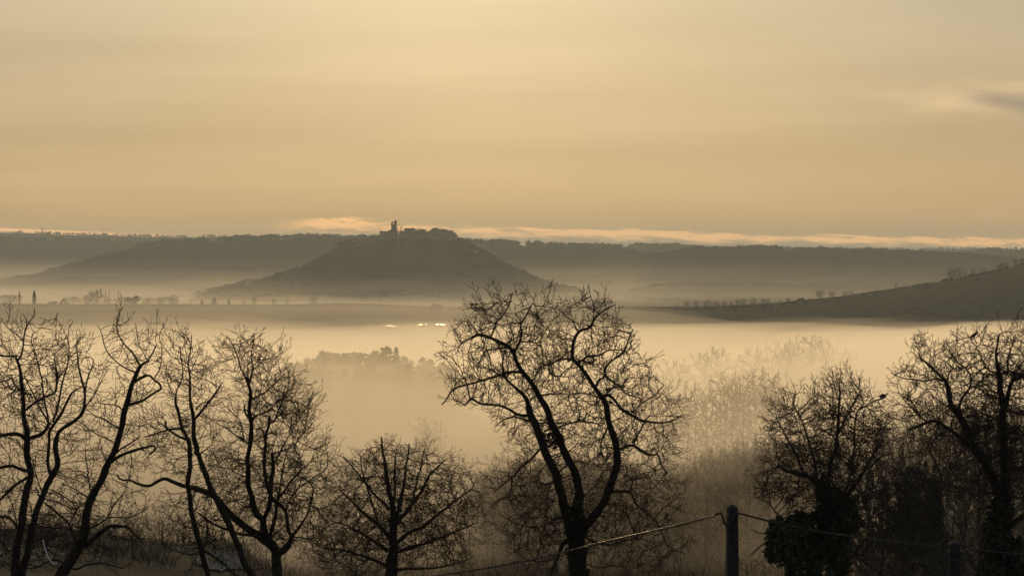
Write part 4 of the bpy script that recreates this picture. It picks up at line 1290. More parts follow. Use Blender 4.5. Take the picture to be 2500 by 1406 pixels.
hedge('hedge', 'scrub running from the ruined gable towards the cedar pair', (195, 460), 1905, 3.0, 7, 1700)
put_conifer(1955, 1890, 726, 'round', rngw, 'round dark evergreen breaking the hedge at the foot of the slope', None, 1.5)
put_conifer(2140, 1905, 707, 'fir', rngw, 'small pointed evergreen on the climbing hedge', None, 2.2)
put_conifer(47, 1900, 711, 'cypress', rngw, 'slim cypress, thinner of the two beside the ruined gable', None, .9)
put_conifer(83, 1895, 709, 'cypress', rngw, 'stout blunt cypress, thicker of the two beside the ruined gable', None, 1.45)
put_conifer(322, 1900, 720, 'round', rngw, 'dense round evergreen on the plateau, between two bare trees', None, 1.15)
put_tree(233, 1900, 712, 1, rngw, 'wide twiggy bare tree on the plateau near the ruined gable', None, FARP, LH, 1.15)
put_tree(212, 1910, 722, 0, rngw, 'lesser bare tree leaning against the wide twiggy one', None, FARP, LH, 1.2)
put_tree(262, 1905, 726, 0, rngw, 'low bare tree between the wide twiggy one and the round evergreen', None, FARP, LH, 1.3)
put_tree(356, 1905, 728, 0, rngw, 'small bare tree just past the round evergreen', None, FARP, LH, 1.3)
put_tree(393, 1905, 732, 1, rngw, 'little bare tree in the scrub before the lone spreading one', None, FARP, LH, 1.3)
put_tree(425, 1895, 723, 1, rngw, 'spreading bare tree standing by the leaning pole on the plateau', None, FARP, LH, 1.1)
put_tree(621, 1900, 722, 2, rngw, 'faint thin tree alone in the mist below the castle hill', None, FARP, LH, 1.0)
put_tree(764, 1880, 725, 1, rngw, 'lone bare tree on the field below the castle hill', None, FARP, LH, .9)
for px, top in [(700, 733), (668, 731), (596, 733)]:
    put_tree(px, 1960, top, 0, rngw, 'blurred tree in the mist at the foot of the castle hill', 'blurred trees at the foot of the castle hill', FARP, LH, 1.2)
put_conifer(493, 1905, 731, 'cedar', rngw, 'fainter cedar of the pair on the plateau', None, 1.5)
put_conifer(523, 1900, 726, 'cedar', rngw, 'layered cedar, clearer one of the pair on the plateau', None, 1.4)
put_conifer(558, 1905, 729, 'fir', rngw, 'misty pointed conifer next to the layered cedar', None, 1.5)
# farther trees in the fog behind the ruin
G7 = 'ghostly poplars in the fog behind the plateau'
for px, top in [(236, 706), (246, 704), (257, 708), (266, 709), (289, 709)]:
    put_conifer(px, 2780, top, 'cypress', rngw, 'ghostly upright poplar in the bright fog behind the plateau', G7, 1.0, name='poplar_tree')
G8 = 'pale tree masses in the fog behind the ruin'
for px, top in [(10, 716), (30, 718), (170, 723), (185, 722), (300, 722), (370, 724), (395, 722), (415, 724)]:
    put_conifer(px, 2560, top, 'round', rngw, 'pale rounded tree in the bright fog behind the plateau', G8, 1.6)

# ---- the ruined gable
def ruin():
    Y = 1895.0
    s = Y / FOC
    c = P(155, 745, Y)
    gz = plate_z(155, Y)
    top = Zat(727, Y) - gz
    r = empty('ruined_house', (c.x, Y, gz))
    tag(r, 'roofless stone house with a pointed gable pierced by a window hole', 'ruin')
    hw, d = 4.6, .6
    h = max(5.5, top)
    eave = h * .28
    # gable wall with a hole: built as four slabs round the opening
    def slab(poly, y0, y1):
        n = len(poly)
        b.add([(x, y0, z) for x, z in poly] + [(x, y1, z) for x, z in poly], [tuple(range(n))[::-1]] + [tuple(range(n, 2 * n))] + [(i, (i + 1) % n, n + (i + 1) % n, n + i) for i in range(n)])
    b = MB()
    ox, oz0, oz1 = .95, h * .36, h * .62
    g = lambda x: eave + (h - eave) * (1 - abs(x) / hw)
    slab([(-hw, -1), (-ox, -1), (-ox, g(ox)), (-hw, eave)], 0, d)
    slab([(ox, -1), (hw, -1), (hw, eave), (ox, g(ox))], 0, d)
    slab([(-ox, -1), (ox, -1), (ox, oz0), (-ox, oz0)], 0, d)
    slab([(-ox, oz1), (ox, oz1), (ox, g(ox)), (.1, h), (-.2, h - .1), (-ox, g(ox))], 0, d)
    b.build('gable', MAT['stone'], r)
    b = MB()
    b.box(-hw, -hw + .6, d, d + 7, -1, eave * .9)
    b.box(hw - .6, hw, d, d + 5, -1, eave * 1.3)
    b.box(hw, hw + 1.6, 1, 1.6, -1, eave * .8)
    b.box(hw + 1.1, hw + 1.9, 1.2, 1.9, -1, eave * 1.25)
    b.build('wall', MAT['stone'], r)
    return r
ruin()
def farm(name, label, px, Y, wpx, foot, eave_py, ridge_py, roofk='gable', chim=False, depth=9.0, windows=0, cat='house', rz=.0, z=None):
    """A small house: walls, pitched roof, openings."""
    s = Y / FOC
    c = P(px, foot, Y)
    gz = (ground_z(c.x, Y) if z is None else z) - .3
    hw = wpx * s / 2
    he, hr = Zat(eave_py, Y) - gz, Zat(ridge_py, Y) - gz
    r = empty(name, (c.x, Y, gz), rz)
    tag(r, label, cat)
    b = MB(); b.box(-hw, hw, 0, depth, 0, he); b.build('wall', MAT['stone'], r)
    b = MB()
    o = .35
    if roofk == 'gable':      # ridge along x
        b.add([(-hw - o, -o, he), (hw + o, -o, he), (hw + o, depth + o, he), (-hw - o, depth + o, he), (-hw - o, depth / 2, hr), (hw + o, depth / 2, hr)],
              [(0, 1, 5, 4), (2, 3, 4, 5), (0, 4, 3), (1, 2, 5), (0, 3, 2, 1)])
    elif roofk == 'hip':
        k = hw * .45
        b.add([(-hw - o, -o, he), (hw + o, -o, he), (hw + o, depth + o, he), (-hw - o, depth + o, he), (-k, depth / 2, hr), (k, depth / 2, hr)],
              [(0, 1, 5, 4), (2, 3, 4, 5), (0, 4, 3), (1, 2, 5), (0, 3, 2, 1)])
    else:                     # lean-to, high at one end
        b.add([(-hw - o, -o, he), (hw + o, -o, hr), (hw + o, depth + o, hr), (-hw - o, depth + o, he), (-hw - o, -o, he - .3), (hw + o, -o, he - .3), (hw + o, depth + o, he - .3), (-hw - o, depth + o, he - .3)],
              [(0, 1, 2, 3), (4, 7, 6, 5), (0, 4, 5, 1), (1, 5, 6, 2), (2, 6, 7, 3), (3, 7, 4, 0)])
    rf = b.build('roof', MAT['roof'], r)
    if chim:
        b = MB(); b.box(-hw * .5, -hw * .5 + .9, depth * .5 - .5, depth * .5 + .4, he, hr + 1.3); b.build('chimney', MAT['stone'], rf)
    for i in range(windows):
        x = -hw + (i + .5) * 2 * hw / windows
        b = MB(); b.box(x - .45, x + .45, -.06, .05, he * .45, he * .78); b.build('window', MAT['dark'], r)
    return r
farm('stone_shed', 'low flat stone shed just beside the ruined gable', 127, 1890, 18, 745, 737.5, 736, 'lean', depth=5)
farm('barn', 'small boxy barn standing on the field below the castle hill', 907, 1890, 20, 755, 744, 741, 'hip', depth=7)
farm('farmhouse', 'broad hip-roofed farmhouse on the field edge, larger of the two field buildings', 1065, 1880, 34, 766, 749, 743, 'hip', True, 10, 3)
farm('cottage', 'low cottage with a sloping roof at the foot of the slim pole', 447, 1900, 22, 750, 747, 742.5, 'lean', depth=6)
def pole(px, Y, top, foot_px=None, label='', r0=.16):
    x = X(px, Y)
    gz = ground_z(x, Y)
    b = MB(); b.tube([(0, 0, -.5), (0, 0, Zat(top, Y) - gz)], [r0, r0 * .75], 6)
    o = b.build('pole', MAT['timber'])
    o.location = (x, Y, gz)
    tag(o, label, 'pole')
pole(465, 1900, 729, label='tall slim pole beside the low cottage on the plateau', r0=.30)
pole(449, 1898, 741, label='short pole at the end of the low cottage', r0=.26)
pole(1653, 1900, 738, label='slim pole standing in the plateau hedge', r0=.28)
pole(177, 1900, 735, label='thin pole in the scrub near the ruined gable', r0=.24)
# mound with bushes beside the lone tree
put_conifer(735, 1880, 743, 'round', rngw, 'low rounded bush beside the lone bare tree', None, 3.6, cat='bush', name='bush')
put_conifer(752, 1878, 744, 'round', rngw, 'small upright bush right at the foot of the lone bare tree', None, 1.2, cat='bush', name='bush')

# ---- long plastic greenhouses glinting where the fog begins
def tunnel(px0, px1, py, Y, label, w_=7.0, h_=2.6):
    for Y in np.arange(1440, 1880, 4.0):                   # where the sight line meets the rising ground
        if ground_z(X((px0 + px1) / 2, Y), Y) + h_ * .6 > Zat(py, Y): break
    x0, x1 = X(px0, Y), X(px1, Y)
    gz = ground_z((x0 + x1) / 2, Y) + .1
    r = empty('greenhouse', (x0, Y, gz))
    tag(r, label, 'greenhouse')
    b = MB(); b.box(0, x1 - x0, 0, w_, 0, h_ - .1); b.build('wall', MAT['stone'], r)
    k = max(3, int((x1 - x0) / 1.6))
    rg = np.random.default_rng(int(px0))
    for i in range(k):                                     # long shallow panes, none quite true to the next
        a, c = (x1 - x0) * i / k + .04, (x1 - x0) * (i + 1) / k - .04
        t = R(4.2 + rg.normal() * 5.5)
        z0, z1 = h_, h_ + math.tan(t) * w_
        b = MB()
        b.add([(a, 0, z0), (c, 0, z0), (c, w_, z1), (a, w_, z1), (a, 0, z0 - .05), (c, 0, z0 - .05), (c, w_, z1 - .05), (a, w_, z1 - .05)], [(0, 1, 2, 3), (4, 7, 6, 5), (0, 4, 5, 1), (1, 5, 6, 2), (2, 6, 7, 3), (3, 7, 4, 0)])
        b.build('roof_pane', MAT['plastic'], r)
    return gz
# ------------------------------------------------------------------ village on the castle hill
def vz(px, Y=CH_D):
    return castle_z(X(px, CH_D), Y)
def vx(px):
    return X(px, CH_D)
def church():
    Y = CH_D
    zb = Zat(606, Y)
    zz = lambda py: Zat(py, Y) - zb
    r = empty('church', (vx(950), Y, zb - 2))
    tag(r, 'hilltop church with a tall square tower, open belfry and a slimmer corner turret', 'church')
    ox, dz_ = vx(950), 2.0
    def xx(px): return vx(px) - ox
    def bxs(nm, px0, px1, d0, d1, py1, m=MAT['stone'], parent=r, py0=None):
        b = MB(); b.box(xx(px0), xx(px1), d0, d1, 0 if py0 is None else zz(py0) + dz_, zz(py1) + dz_)
        return b.build(nm, m, parent)
    bxs('wall', 910.5, 927.5, -4, 6, 573.5)
    b = MB()
    h0, h1 = zz(568) + dz_, zz(562.5) + dz_
    x0, x1, x2, x3, x4 = xx(927.5), xx(929.5), xx(935), xx(946), xx(957)
    poly = [(x0, 0), (x0, h1), (x1, h1 - .3), (x2, zz(565) + dz_), (x3, zz(564.6) + dz_), (x4, zz(560) + dz_), (x4, 0)]
    n = len(poly)
    b.add([(x, -6, z) for x, z in poly] + [(x, 7, z) for x, z in poly], [tuple(range(n))[::-1], tuple(range(n, 2 * n))] + [(i, (i + 1) % n, n + (i + 1) % n, n + i) for i in range(n)])
    b.build('nave', MAT['stone'], r)
    b = MB(); b.box(xx(930), xx(955.5), -6.3, 7.3, zz(566.2) + dz_, zz(565.4) + dz_); b.build('roof', MAT['roof'], r)
    # tower: shaft, belfry of four corner piers with open arches, cap
    b = MB(); b.box(xx(955.5), xx(966), -3.4, 3.4, 0, zz(548) + dz_); tw = b.build('tower', MAT['stone'], r)
    a, c = xx(955.5), xx(966)
    zt0, zt1 = zz(548) + dz_, zz(543.5) + dz_
    for i, (p, q) in enumerate(((a, a + 2.0), (c - 2.0, c))):
        for d0 in (-3.4, 1.4):
            b = MB(); b.box(p, q, d0, d0 + 2.0, zt0, zt1); b.build('pier', MAT['stone'], tw)
    b = MB(); b.add([(a - .3, -3.7, zt1), (c + .3, -3.7, zt1), (c + .3, 3.7, zt1), (a - .3, 3.7, zt1), (a + 1, -2.4, zt1 + 1.0), (c - 1, -2.4, zt1 + 1.4), (c - 1, 2.4, zt1 + 1.4), (a + 1, 2.4, zt1 + 1.0)],
                    [(0, 3, 2, 1), (0, 1, 5, 4), (1, 2, 6, 5), (2, 3, 7, 6), (3, 0, 4, 7), (4, 5, 6, 7)]); b.build('belfry_cap', MAT['roof'], tw)
    b = MB(); b.box(xx(963.5), xx(968.4), -1.5, 2.5, 0, zz(540.6) + dz_); tu = b.build('turret', MAT['stone'], r)
    b = MB(); b.box(xx(963.0), xx(968.9), -1.9, 2.9, zz(540.6) + dz_, zz(538.6) + dz_); b.build('parapet', MAT['stone'], tu)
    b = MB(); b.tube([(xx(966.5), .5, zz(538.6) + dz_), (xx(966.5), .5, zz(534.5) + dz_)], .14, 4); b.build('lightning_rod', MAT['steel'], tu)
    bxs('buttress', 968.4, 971.6, -2, 3, 568); bxs('buttress', 971.6, 972.6, -2, 3, 578)
    for px in (914, 921, 940, 949):
        b = MB(); b.box(xx(px) - .5, xx(px) + .5, -6.2 if px > 930 else -4.2, -3.9 if px < 930 else -5.9, zz(592) + dz_, zz(585) + dz_); b.build('window', MAT['dark'], r)
church()
VZ = Zat(604, CH_D)
vh = [  # px, width px, eave, ridge, roof, depth, chimney, label, dY
    (897, 26, 588, 583, 'gable', 8, False, 'low house below the church, fronted by a file of cypresses', -14),
    (982, 16, 573, 566, 'hip', 9, False, 'hip-roofed house first across the gap from the church tower', 4),
    (1000, 22, 565, 559.5, 'gable', 10, False, 'tallest long-roofed house next to the church gap', 8),
    (1018, 18, 567, 564.5, 'gable', 9, True, 'house with the lone chimney in the middle of the hilltop row', 2),
    (1032, 15, 565, 562, 'hip', 9, True, 'house with a chimney beside the slope of the pyramid roof', 9),
    (1044, 14, 569, 565.5, 'lean', 8, False, 'small house tucked before the pyramid-roofed one', -5),
    (1063, 24, 566, 558.8, 'hip', 12, False, 'house with the high pyramid roof near the end of the hilltop row', 5),
    (1081, 18, 565, 562.2, 'gable', 10, True, 'flat-ridged house following the pyramid roof', 3),
    (1097, 17, 569, 565, 'gable', 10, False, 'house last but one in the hilltop row', 0),
    (1109, 14, 577, 570.5, 'hip', 9, False, 'end house of the hilltop row, dropping to the steep slope', -2),
    (990, 20, 582, 578, 'gable', 8, False, 'lower house in front of the tallest long roof', -24),
    (1026, 22, 582, 577, 'gable', 8, False, 'lower house in front of the lone chimney', -26),
    (1056, 20, 580, 576, 'hip', 8, False, 'lower house in front of the pyramid roof', -25),
    (1088, 22, 583, 578, 'gable', 8, False, 'lower house in front of the flat ridge', -24),
    (866, 16, 590, 586, 'gable', 7, False, 'small house down the western shoulder of the hill', -6),
    (617, 34, 688, 681, 'gable', 12, False, 'long barn on the foot slope of the castle hill', None)]
for px, w_, e_, r_, k_, d_, ch, lab, dY in vh:
    if dY is None:
        farm('barn', lab, px, 2940, w_, 692, e_, r_, k_, ch, d_, 0, 'barn', z=castle_z(X(px, 2940), 2940) - 2)
    else:
        farm('village_house', lab, px, CH_D + dY, w_ * 1.08, 604, e_ - 1.5, r_ - 2.5, k_, ch, d_, 3, 'house', z=min(VZ, vz(px, CH_D + dY)) - 1.5)
for px, top in [(881, 575), (887, 578.5), (893, 577), (899, 576), (904.5, 578), (908.5, 572.5), (1120, 576)]:
    put_conifer(px, CH_D - 9, top, 'cypress', rngw, 'spiky little cypress in the file before the church' if px < 1000 else 'spiky cypress just beyond the end house of the hilltop row', 'cypresses before the church' if px < 1000 else None, .62, z=vz(px, CH_D - 9) - 1)
for px, top, k, lab in [(852, 577, 'round', 'dark bushy tree on the western shoulder of the castle hill'), (866, 582, 'round', 'smaller bushy tree by the house on the western shoulder'), (1126, 583, 'round', 'rounded tree at the brink past the end house'), (1131, 588, 'round', 'last low tree at the brink of the steep slope'), (838, 588, 'round', 'low tree below the bushy one on the western shoulder')]:
    put_conifer(px, CH_D, top, k, rngw, lab, None, 1.0, z=vz(px) - 1)
for px, top in [(970.5, 557), (984, 560), (1010, 557.5), (1017, 558.5), (1025, 560), (1048, 561)]:
    put_tree(px, CH_D + 22, top, int(rngw.integers(0, 3)), rngw, 'thin bare tree showing over the hilltop roofs', 'bare trees over the hilltop roofs', FARP, LH, .8, z=VZ - 2)

# ------------------------------------------------------------------ woods that cover the far slopes
def wood_mass(name, place, n, h, seed, kind='crown', parent=None, nq=7, spread=.55, ms='wood'):
    """A wood too far to count: each tree a small ragged crown of faces."""
    rng = np.random.default_rng(seed)
    vs, fs = [], []
    for _ in range(n):
        p = place(rng)
        if p is None: continue
        H = h * rng.uniform(.6, 1.25)
        for q in range(nq):
            d = rng.normal(size=3); d /= np.linalg.norm(d)
            c = np.array((p[0], p[1], p[2])) + np.array((d[0] * H * spread * .6, d[1] * H * spread * .6, H * (.52 + .36 * d[2])))
            a = rng.normal(size=3); a /= np.linalg.norm(a)
            b_ = np.cross(a, rng.normal(size=3)); b_ /= np.linalg.norm(b_) + 1e-9
            s = H * rng.uniform(.14, .32)
            k = len(vs)
            vs += [tuple(c - a * s), tuple(c + b_ * s), tuple(c + a * s), tuple(c - b_ * s)]
            fs.append((k, k + 1, k + 2, k + 3))
    o = mesh_obj(name, vs, fs, MAT[ms])
    tag(o, kind='stuff')
    return o
def ridge_place(zf, p0, p1, t0, t1, crest=.35, gapf=.0, seed=0.0, sc=.02):
    def f(rng):
        px = rng.uniform(p0, p1)
        t = rng.uniform(t0, t1) if rng.random() > crest else rng.uniform(-.03, .03)
        if abs(t) <= .03 and mnoise.noise((px * sc, seed, 0)) < gapf: return None
        return zf(px, t)
    return f
wood_mass('distant_woods', ridge_place(FAR, -200, 2700, -.05, .02, 1.0, -.2, 1.0), 1800, 10, 1)
wood_mass('distant_woods', ridge_place(WEST, -200, 960, -.05, .02, 1.0, -.25, 2.0), 1500, 10, 2)
wood_mass('distant_woods', ridge_place(MID, 240, 1700, -.05, .02, 1.0, -.30, 3.0), 3000, 10.5, 3)
wood_mass('distant_woods', ridge_place(EAST, 1400, 2700, -.05, .02, 1.0, -.25, 4.0), 1800, 10, 4)
wood_mass('distant_woods', ridge_place(NEAR, 1540, 2700, -.05, .02, 1.0, -.30, 5.0), 2800, 9, 5)
def hill_place(rng):
    px = rng.uniform(520, 1420)
    y = CH_D + rng.uniform(-300, 40)
    if 866 < px < 1122 and y > CH_D - 28: return None
    x = X(px, CH_D)
    if mnoise.noise((x / 45, y / 45, 3.3)) < -.12: return None
    return (x, y, castle_z(x, y) - .8 + 2.5 * mnoise.noise((x / 30, y / 30, 8.1)))
wood_mass('hillside_woods', hill_place, 6500, 6.5, 6)
def foot_place(rng):
    px = rng.uniform(425, 860)
    x = X(px, CH_D); y = CH_D + rng.uniform(-20, 20)
    return (x, y, castle_z(x, y) - .8)
wood_mass('hillside_woods', foot_place, 300, 6.5, 7, nq=8)
# thickets under the slope wood and in the cedar grove
def thicket(p0, p1, y0, y1, lift=-.5):
    def f(rng):
        px, y = rng.uniform(p0, p1), rng.uniform(y0, y1)
        x = X(px, y)
        return (x, y, ground_z(x, y) + lift)
    return f
def brush(name, place, n, h, seed, m):
    """Tangled undergrowth of thin upright stems, far too many to count."""
    rng = np.random.default_rng(seed)
    vs, fs = [], []
    for _ in range(n):
        p = Vector(place(rng))
        d = Vector((rng.normal() * .35, rng.normal() * .35, 1)).normalized()
        l = h * rng.uniform(.3, 1.1)
        s = Vector((1, rng.normal() * .5, 0)).normalized() * (.010 + .006 * h) * rng.uniform(.6, 1.5)
        q = p + d * l
        k = len(vs)
        vs += [tuple(p - s), tuple(p + s), tuple(q)]
        fs.append((k, k + 1, k + 2))
        for _ in range(3):
            t = rng.uniform(.3, .95)
            c = p + d * l * t
            e = c + (d + Vector(rng.normal(size=3)) * .7).normalized() * l * .35
            k = len(vs)
            vs += [tuple(c - s * .5), tuple(c + s * .5), tuple(e)]
            fs.append((k, k + 1, k + 2))
    return tag(mesh_obj(name, vs, fs, MAT[m]), kind='stuff')
brush('undergrowth', thicket(1120, 2080, 150, 320), 16000, 3.6, 8, 'twig')
brush('undergrowth', thicket(2060, 2620, 66, 150), 7000, 2.2, 9, 'twig')
brush('undergrowth', thicket(330, 1130, 162, 250), 5000, 2.8, 11, 'twig')
brush('undergrowth', thicket(-60, 420, 118, 152), 2600, 1.3, 12, 'twig')
brush('undergrowth', thicket(560, 900, 95, 150), 1300, 1.6, 13, 'twig')
wood_mass('undergrowth', thicket(690, 1110, 940, 1000), 2500, 14, 10, nq=9, spread=.8, ms='evergreen')
# single trees that stand out on the skyline
G9 = 'trees on the far skyline'
def sky_tree(px, zf, top, D, k, lab, grp, widen=1.3, kind=None):
    b = zf(px, 0.0)
    if kind:
        put_conifer(px, b.y, top, kind, rngw, lab, grp, widen, z=b.z - 2)
    else:
        put_tree(px, b.y, top, k, rngw, lab, grp, FARP, LH, widen, z=b.z - 1.5)
for px, top in [(566, 586), (700, 581), (720, 578), (729, 576.5), (738, 576), (746, 577.5), (752, 581), (800, 583), (818, 582)]:
    sky_tree(px, MID, top, 5200, int(rngw.integers(0, 3)), 'bare crown in the skyline clump before the church hill' if 690 < px < 760 else 'small tree on the skyline ridge before the church hill', 'skyline clump west of the church' if 690 < px < 760 else 'small skyline trees west of the church')
for px, top in [(1196, 590), (1204, 587.5), (1212, 590), (1246, 595), (1258, 596), (1332, 602), (1380, 599.5), (1392, 597), (1404, 600), (1440, 600), (1452, 598), (1464, 600)]:
    sky_tree(px, MID, top, 5200, int(rngw.integers(0, 3)), 'bare skyline tree just past the castle hill' if px < 1300 else 'rounded skyline crown between the castle hill and the long wood', 'skyline trees past the castle hill' if px < 1300 else 'skyline crowns before the long wood')
for px in range(1500, 1672, 9):
    sky_tree(px, EAST, 599 + rngw.uniform(-1.2, 1.5) + abs(px - 1580) * .02, 6600, int(rngw.integers(0, 3)), 'tree of the long flat-topped skyline wood', 'trees of the long skyline wood', 1.7)
for px, top in [(1690, 605), (1704, 604), (2372, 616), (2384, 611), (2396, 609), (2410, 608.5), (2424, 610), (2438, 612), (2452, 615), (2468, 618)]:
    sky_tree(px, EAST, top, 6600, int(rngw.integers(0, 3)), 'small tree at the end of the long skyline wood' if px < 2000 else 'tree of the domed skyline wood over the dark slope', 'trees ending the long skyline wood' if px < 2000 else 'trees of the domed skyline wood', 1.8)
for px, top in [(1880, 607), (1890, 606.5), (1900, 607), (1912, 607.5), (1922, 608), (1950, 608), (1966, 603.5), (1974, 603), (1984, 606), (2008, 607), (2020, 606.5), (2030, 608), (2044, 607.5), (2052, 608), (2076, 611), (2112, 610.5), (2122, 611), (2150, 615), (2180, 616), (2212, 617), (2256, 620)]:
    sky_tree(px, NEAR, top, 4500, int(rngw.integers(0, 3)), 'little bare tree on the nearer eastern skyline', 'little trees on the nearer eastern skyline', 1.4)
for px, top in [(1795, 607), (1803, 606.5), (1812, 608), (1822, 608), (1835, 607), (1841, 608)]:
    sky_tree(px, NEAR, top + 1, 4500, 0, 'tiny pointed conifer on the nearer eastern skyline', 'tiny conifers on the eastern skyline', 1.0, 'fir')
# masts and a wind turbine
def mast(px, zf, top, label, r_, arms=True):
    b0 = zf(px, 0.0)
    h = Zat(top, b0.y) - b0.z + 1
    root = empty('radio_mast', (b0.x, b0.y, b0.z - 1))
    tag(root, label, 'mast')
    b = MB(); b.tube([(0, 0, 0), (0, 0, h)], [r_, r_ * .5], 5); b.build('shaft', MAT['steel'], root)
    if arms:
        for z in (.55, .8):
            b = MB(); b.box(-r_ * 6, r_ * 6, -r_, r_, h * z, h * z + r_ * 2); b.build('arm', MAT['steel'], root)
mast(104, FAR, 556, 'taller lattice mast on the far blue ridge', 1.0)
mast(548, FAR, 570, 'thin mast on the far blue ridge before the skyline clump', .8, False)
def turbine():
    b0 = NEAR(1907, 0.0)
    h = Zat(603, b0.y) - b0.z
    root = empty('wind_turbine', (b0.x, b0.y, b0.z - 1))
    tag(root, 'tiny wind turbine on the nearer eastern skyline', 'turbine')
    b = MB(); b.tube([(0, 0, 0), (0, 0, h)], [.35, .22], 6); b.build('tower', MAT['steel'], root)
    for k in range(3):
        a = R(90 + 120 * k)
        b = MB(); b.tube([(0, -.5, h), (math.cos(a) * 3.0, -.5, h + math.sin(a) * 3.0)], [.28, .08], 4); b.build('blade', MAT['steel'], root)
turbine()
# a white wall catching light on the castle hill
def white_hut():
    Y = CH_D - 60
    x = X(1162, Y)
    z = castle_z(x, Y)
    r = empty('white_hut', (x, Y, z - .5))
    tag(r, 'tiny whitewashed hut on the steep eastern flank of the castle hill', 'hut')
    b = MB(); b.box(-1.3, 1.3, 0, 3, 0, 3.0); b.build('wall', mat('whitewash', (.8, .8, .78)), r)
    b = MB(); b.add([(-1.5, -.2, 3), (1.5, -.2, 3), (1.5, 3.2, 3), (-1.5, 3.2, 3), (0, -.2, 3.9), (0, 3.2, 3.9)], [(0, 1, 4), (2, 3, 5), (1, 2, 5, 4), (3, 0, 4, 5), (0, 3, 2, 1)]); b.build('roof', MAT['plastic'], r)
white_hut()
# ---- greenhouses
tunnel(930, 966, 801.5, 1500, 'shallow-roofed greenhouse, single glint above the cedar grove')
tunnel(1019, 1042, 798.5, 1520, 'shallow-roofed greenhouse, middle one of the glinting row')
tunnel(1064, 1092, 798, 1520, 'shallow-roofed greenhouse nearest the oak crown, brightest glint')
# ------------------------------------------------------------------ posts and cables
def post(px, top_py, Y, wt, wb, label, wire=False):
    s = Y / FOC
    x = X(px, Y)
    gz = ground_z(x, Y) - .3
    h = Zat(top_py, Y) - gz
    r = empty('utility_post', (x, Y, gz), R(9))
    tag(r, label, 'post')
    b = MB()
    hw1 = wt * s / 2
    full = (wb - wt) * s / 2 / ((1406 - top_py) * s) * h
    hw0 = hw1 + full
    c = hw1 * .16
    sh = hw1 * .65
    vs = []
    for hw, z, cc in ((hw0, 0, c), (hw1, h - sh, c), (hw1 * .98, h - sh * .9, c), (hw1 * .30, h, c * .3)):
        q = cc
        for sx, sy in ((-1, -1), (1, -1), (1, 1), (-1, 1)):
            if (sx, sy) in ((-1, -1), (1, 1)):
                vs += [(sx * hw, sy * (hw - q), z), (sx * (hw - q), sy * hw, z)]
            else:
                vs += [(sx * (hw - q), sy * hw, z), (sx * hw, sy * (hw - q), z)]
    fs = [tuple(range(7, -1, -1)), tuple(range(24, 32))]
    for i in range(3):
        for j in range(8):
            fs.append((i * 8 + j, i * 8 + (j + 1) % 8, (i + 1) * 8 + (j + 1) % 8, (i + 1) * 8 + j))
    b.add(vs, fs); b.build('shaft', MAT['timber'], r)
    # steel strap and hook that carry the cable
    zc = h - (1250 - 1231) * s * 1.15
    b = MB(); b.box(-hw1 - .006, hw1 + .006, -hw1 - .006, hw1 + .006, zc - .025, zc + .005); b.build('strap', MAT['cable'], r)
    b = MB(); b.tube([(hw1, -.01, zc - .01), (hw1 + .05, -.02, zc), (hw1 + .07, -.02, zc - .03)], .010, 5); b.build('hook', MAT['steel'], r)
    if wire:
        b = MB()
        pts = [(-hw1 * .9, -hw1 - .01, h - 1.2), (-hw1 * .95, -hw1 - .01, h - .05), (-hw1 * 1.02, -hw1, h + .02)]
        for k in range(9):
            a = math.pi * k / 8
            pts.append((-hw1 * .75 - math.cos(a) * hw1 * .27, -hw1 * .6, h + .035 + math.sin(a) * .035))
        pts.append((-hw1 * .48, -hw1 * .5, h - .06))
        b.tube(pts, .0028, 4); b.build('wire_loop', MAT['timber'], r)
    return r, zc
PY1, PY2 = 32.0, 33.0
post(1789, 1231, PY1, 23.5, 28, 'dark post with a chamfered top and a wire loop, standing before the ivy masses', True)
post(2331, 1320, PY2, 24.5, 26.5, 'dark lower post whose top meets the cable near the massive oak')
def catmull(pts, n=14):
    out_ = []
    for i in range(len(pts) - 1):
        p0, p1, p2, p3 = pts[max(0, i - 1)], pts[i], pts[i + 1], pts[min(len(pts) - 1, i + 2)]
        for k in range(n):
            t = k / n
            out_.append(.5 * ((2 * p1) + (p2 - p0) * t + (2 * p0 - 5 * p1 + 4 * p2 - p3) * t * t + (3 * p1 - p0 - 3 * p2 + p3) * t ** 3))
    out_.append(pts[-1])
    return out_
def bundle(name, label, pix, Ys, r_=.0078, strands=3, pitch=.32, cat='cable'):
    """A twisted overhead cable: strands wound round the line seen in the picture."""
    w_ = [P(px, py, Y) for (px, py), Y in zip(pix, Ys)]
    line = catmull(w_, 40)
    s_, acc = [0.0], 0.0
    for a, b_ in zip(line[:-1], line[1:]):
        acc += (b_ - a).length
        s_.append(acc)
    m = MB()
    for k in range(strands):
        pts = []
        for i, p in enumerate(line):
            t = (line[min(i + 1, len(line) - 1)] - line[max(0, i - 1)]).normalized()
            u = Vector((0, 0, 1)) - t * t.z
            u.normalize(); v_ = t.cross(u)
            a = 2 * math.pi * (s_[i] / pitch + k / strands)
            pts.append(p + (u * math.cos(a) + v_ * math.sin(a)) * r_ * 1.12)
        m.tube(pts, r_, 6)
    o = m.build(name, MAT['cable'], None, True)
    tag(o, label, cat)
    return o
bundle('overhead_cable', 'twisted black cable sagging from the chamfered post down across the oak trunk',
       [(760, 1452), (900, 1432), (1050, 1406), (1200, 1384), (1300, 1365), (1390, 1344), (1480, 1321), (1560, 1303), (1640, 1285), (1720, 1265), (1757, 1253)], np.linspace(38, PY1 - .1, 11))
bundle('overhead_cable', 'twisted silvery-lit cable running between the two posts across the ivy',
       [(1803, 1252), (1860, 1267), (1920, 1282), (1990, 1296), (2060, 1307), (2130, 1316), (2200, 1324), (2260, 1330), (2291, 1333)], np.linspace(PY1 - .1, PY2 - .1, 9))
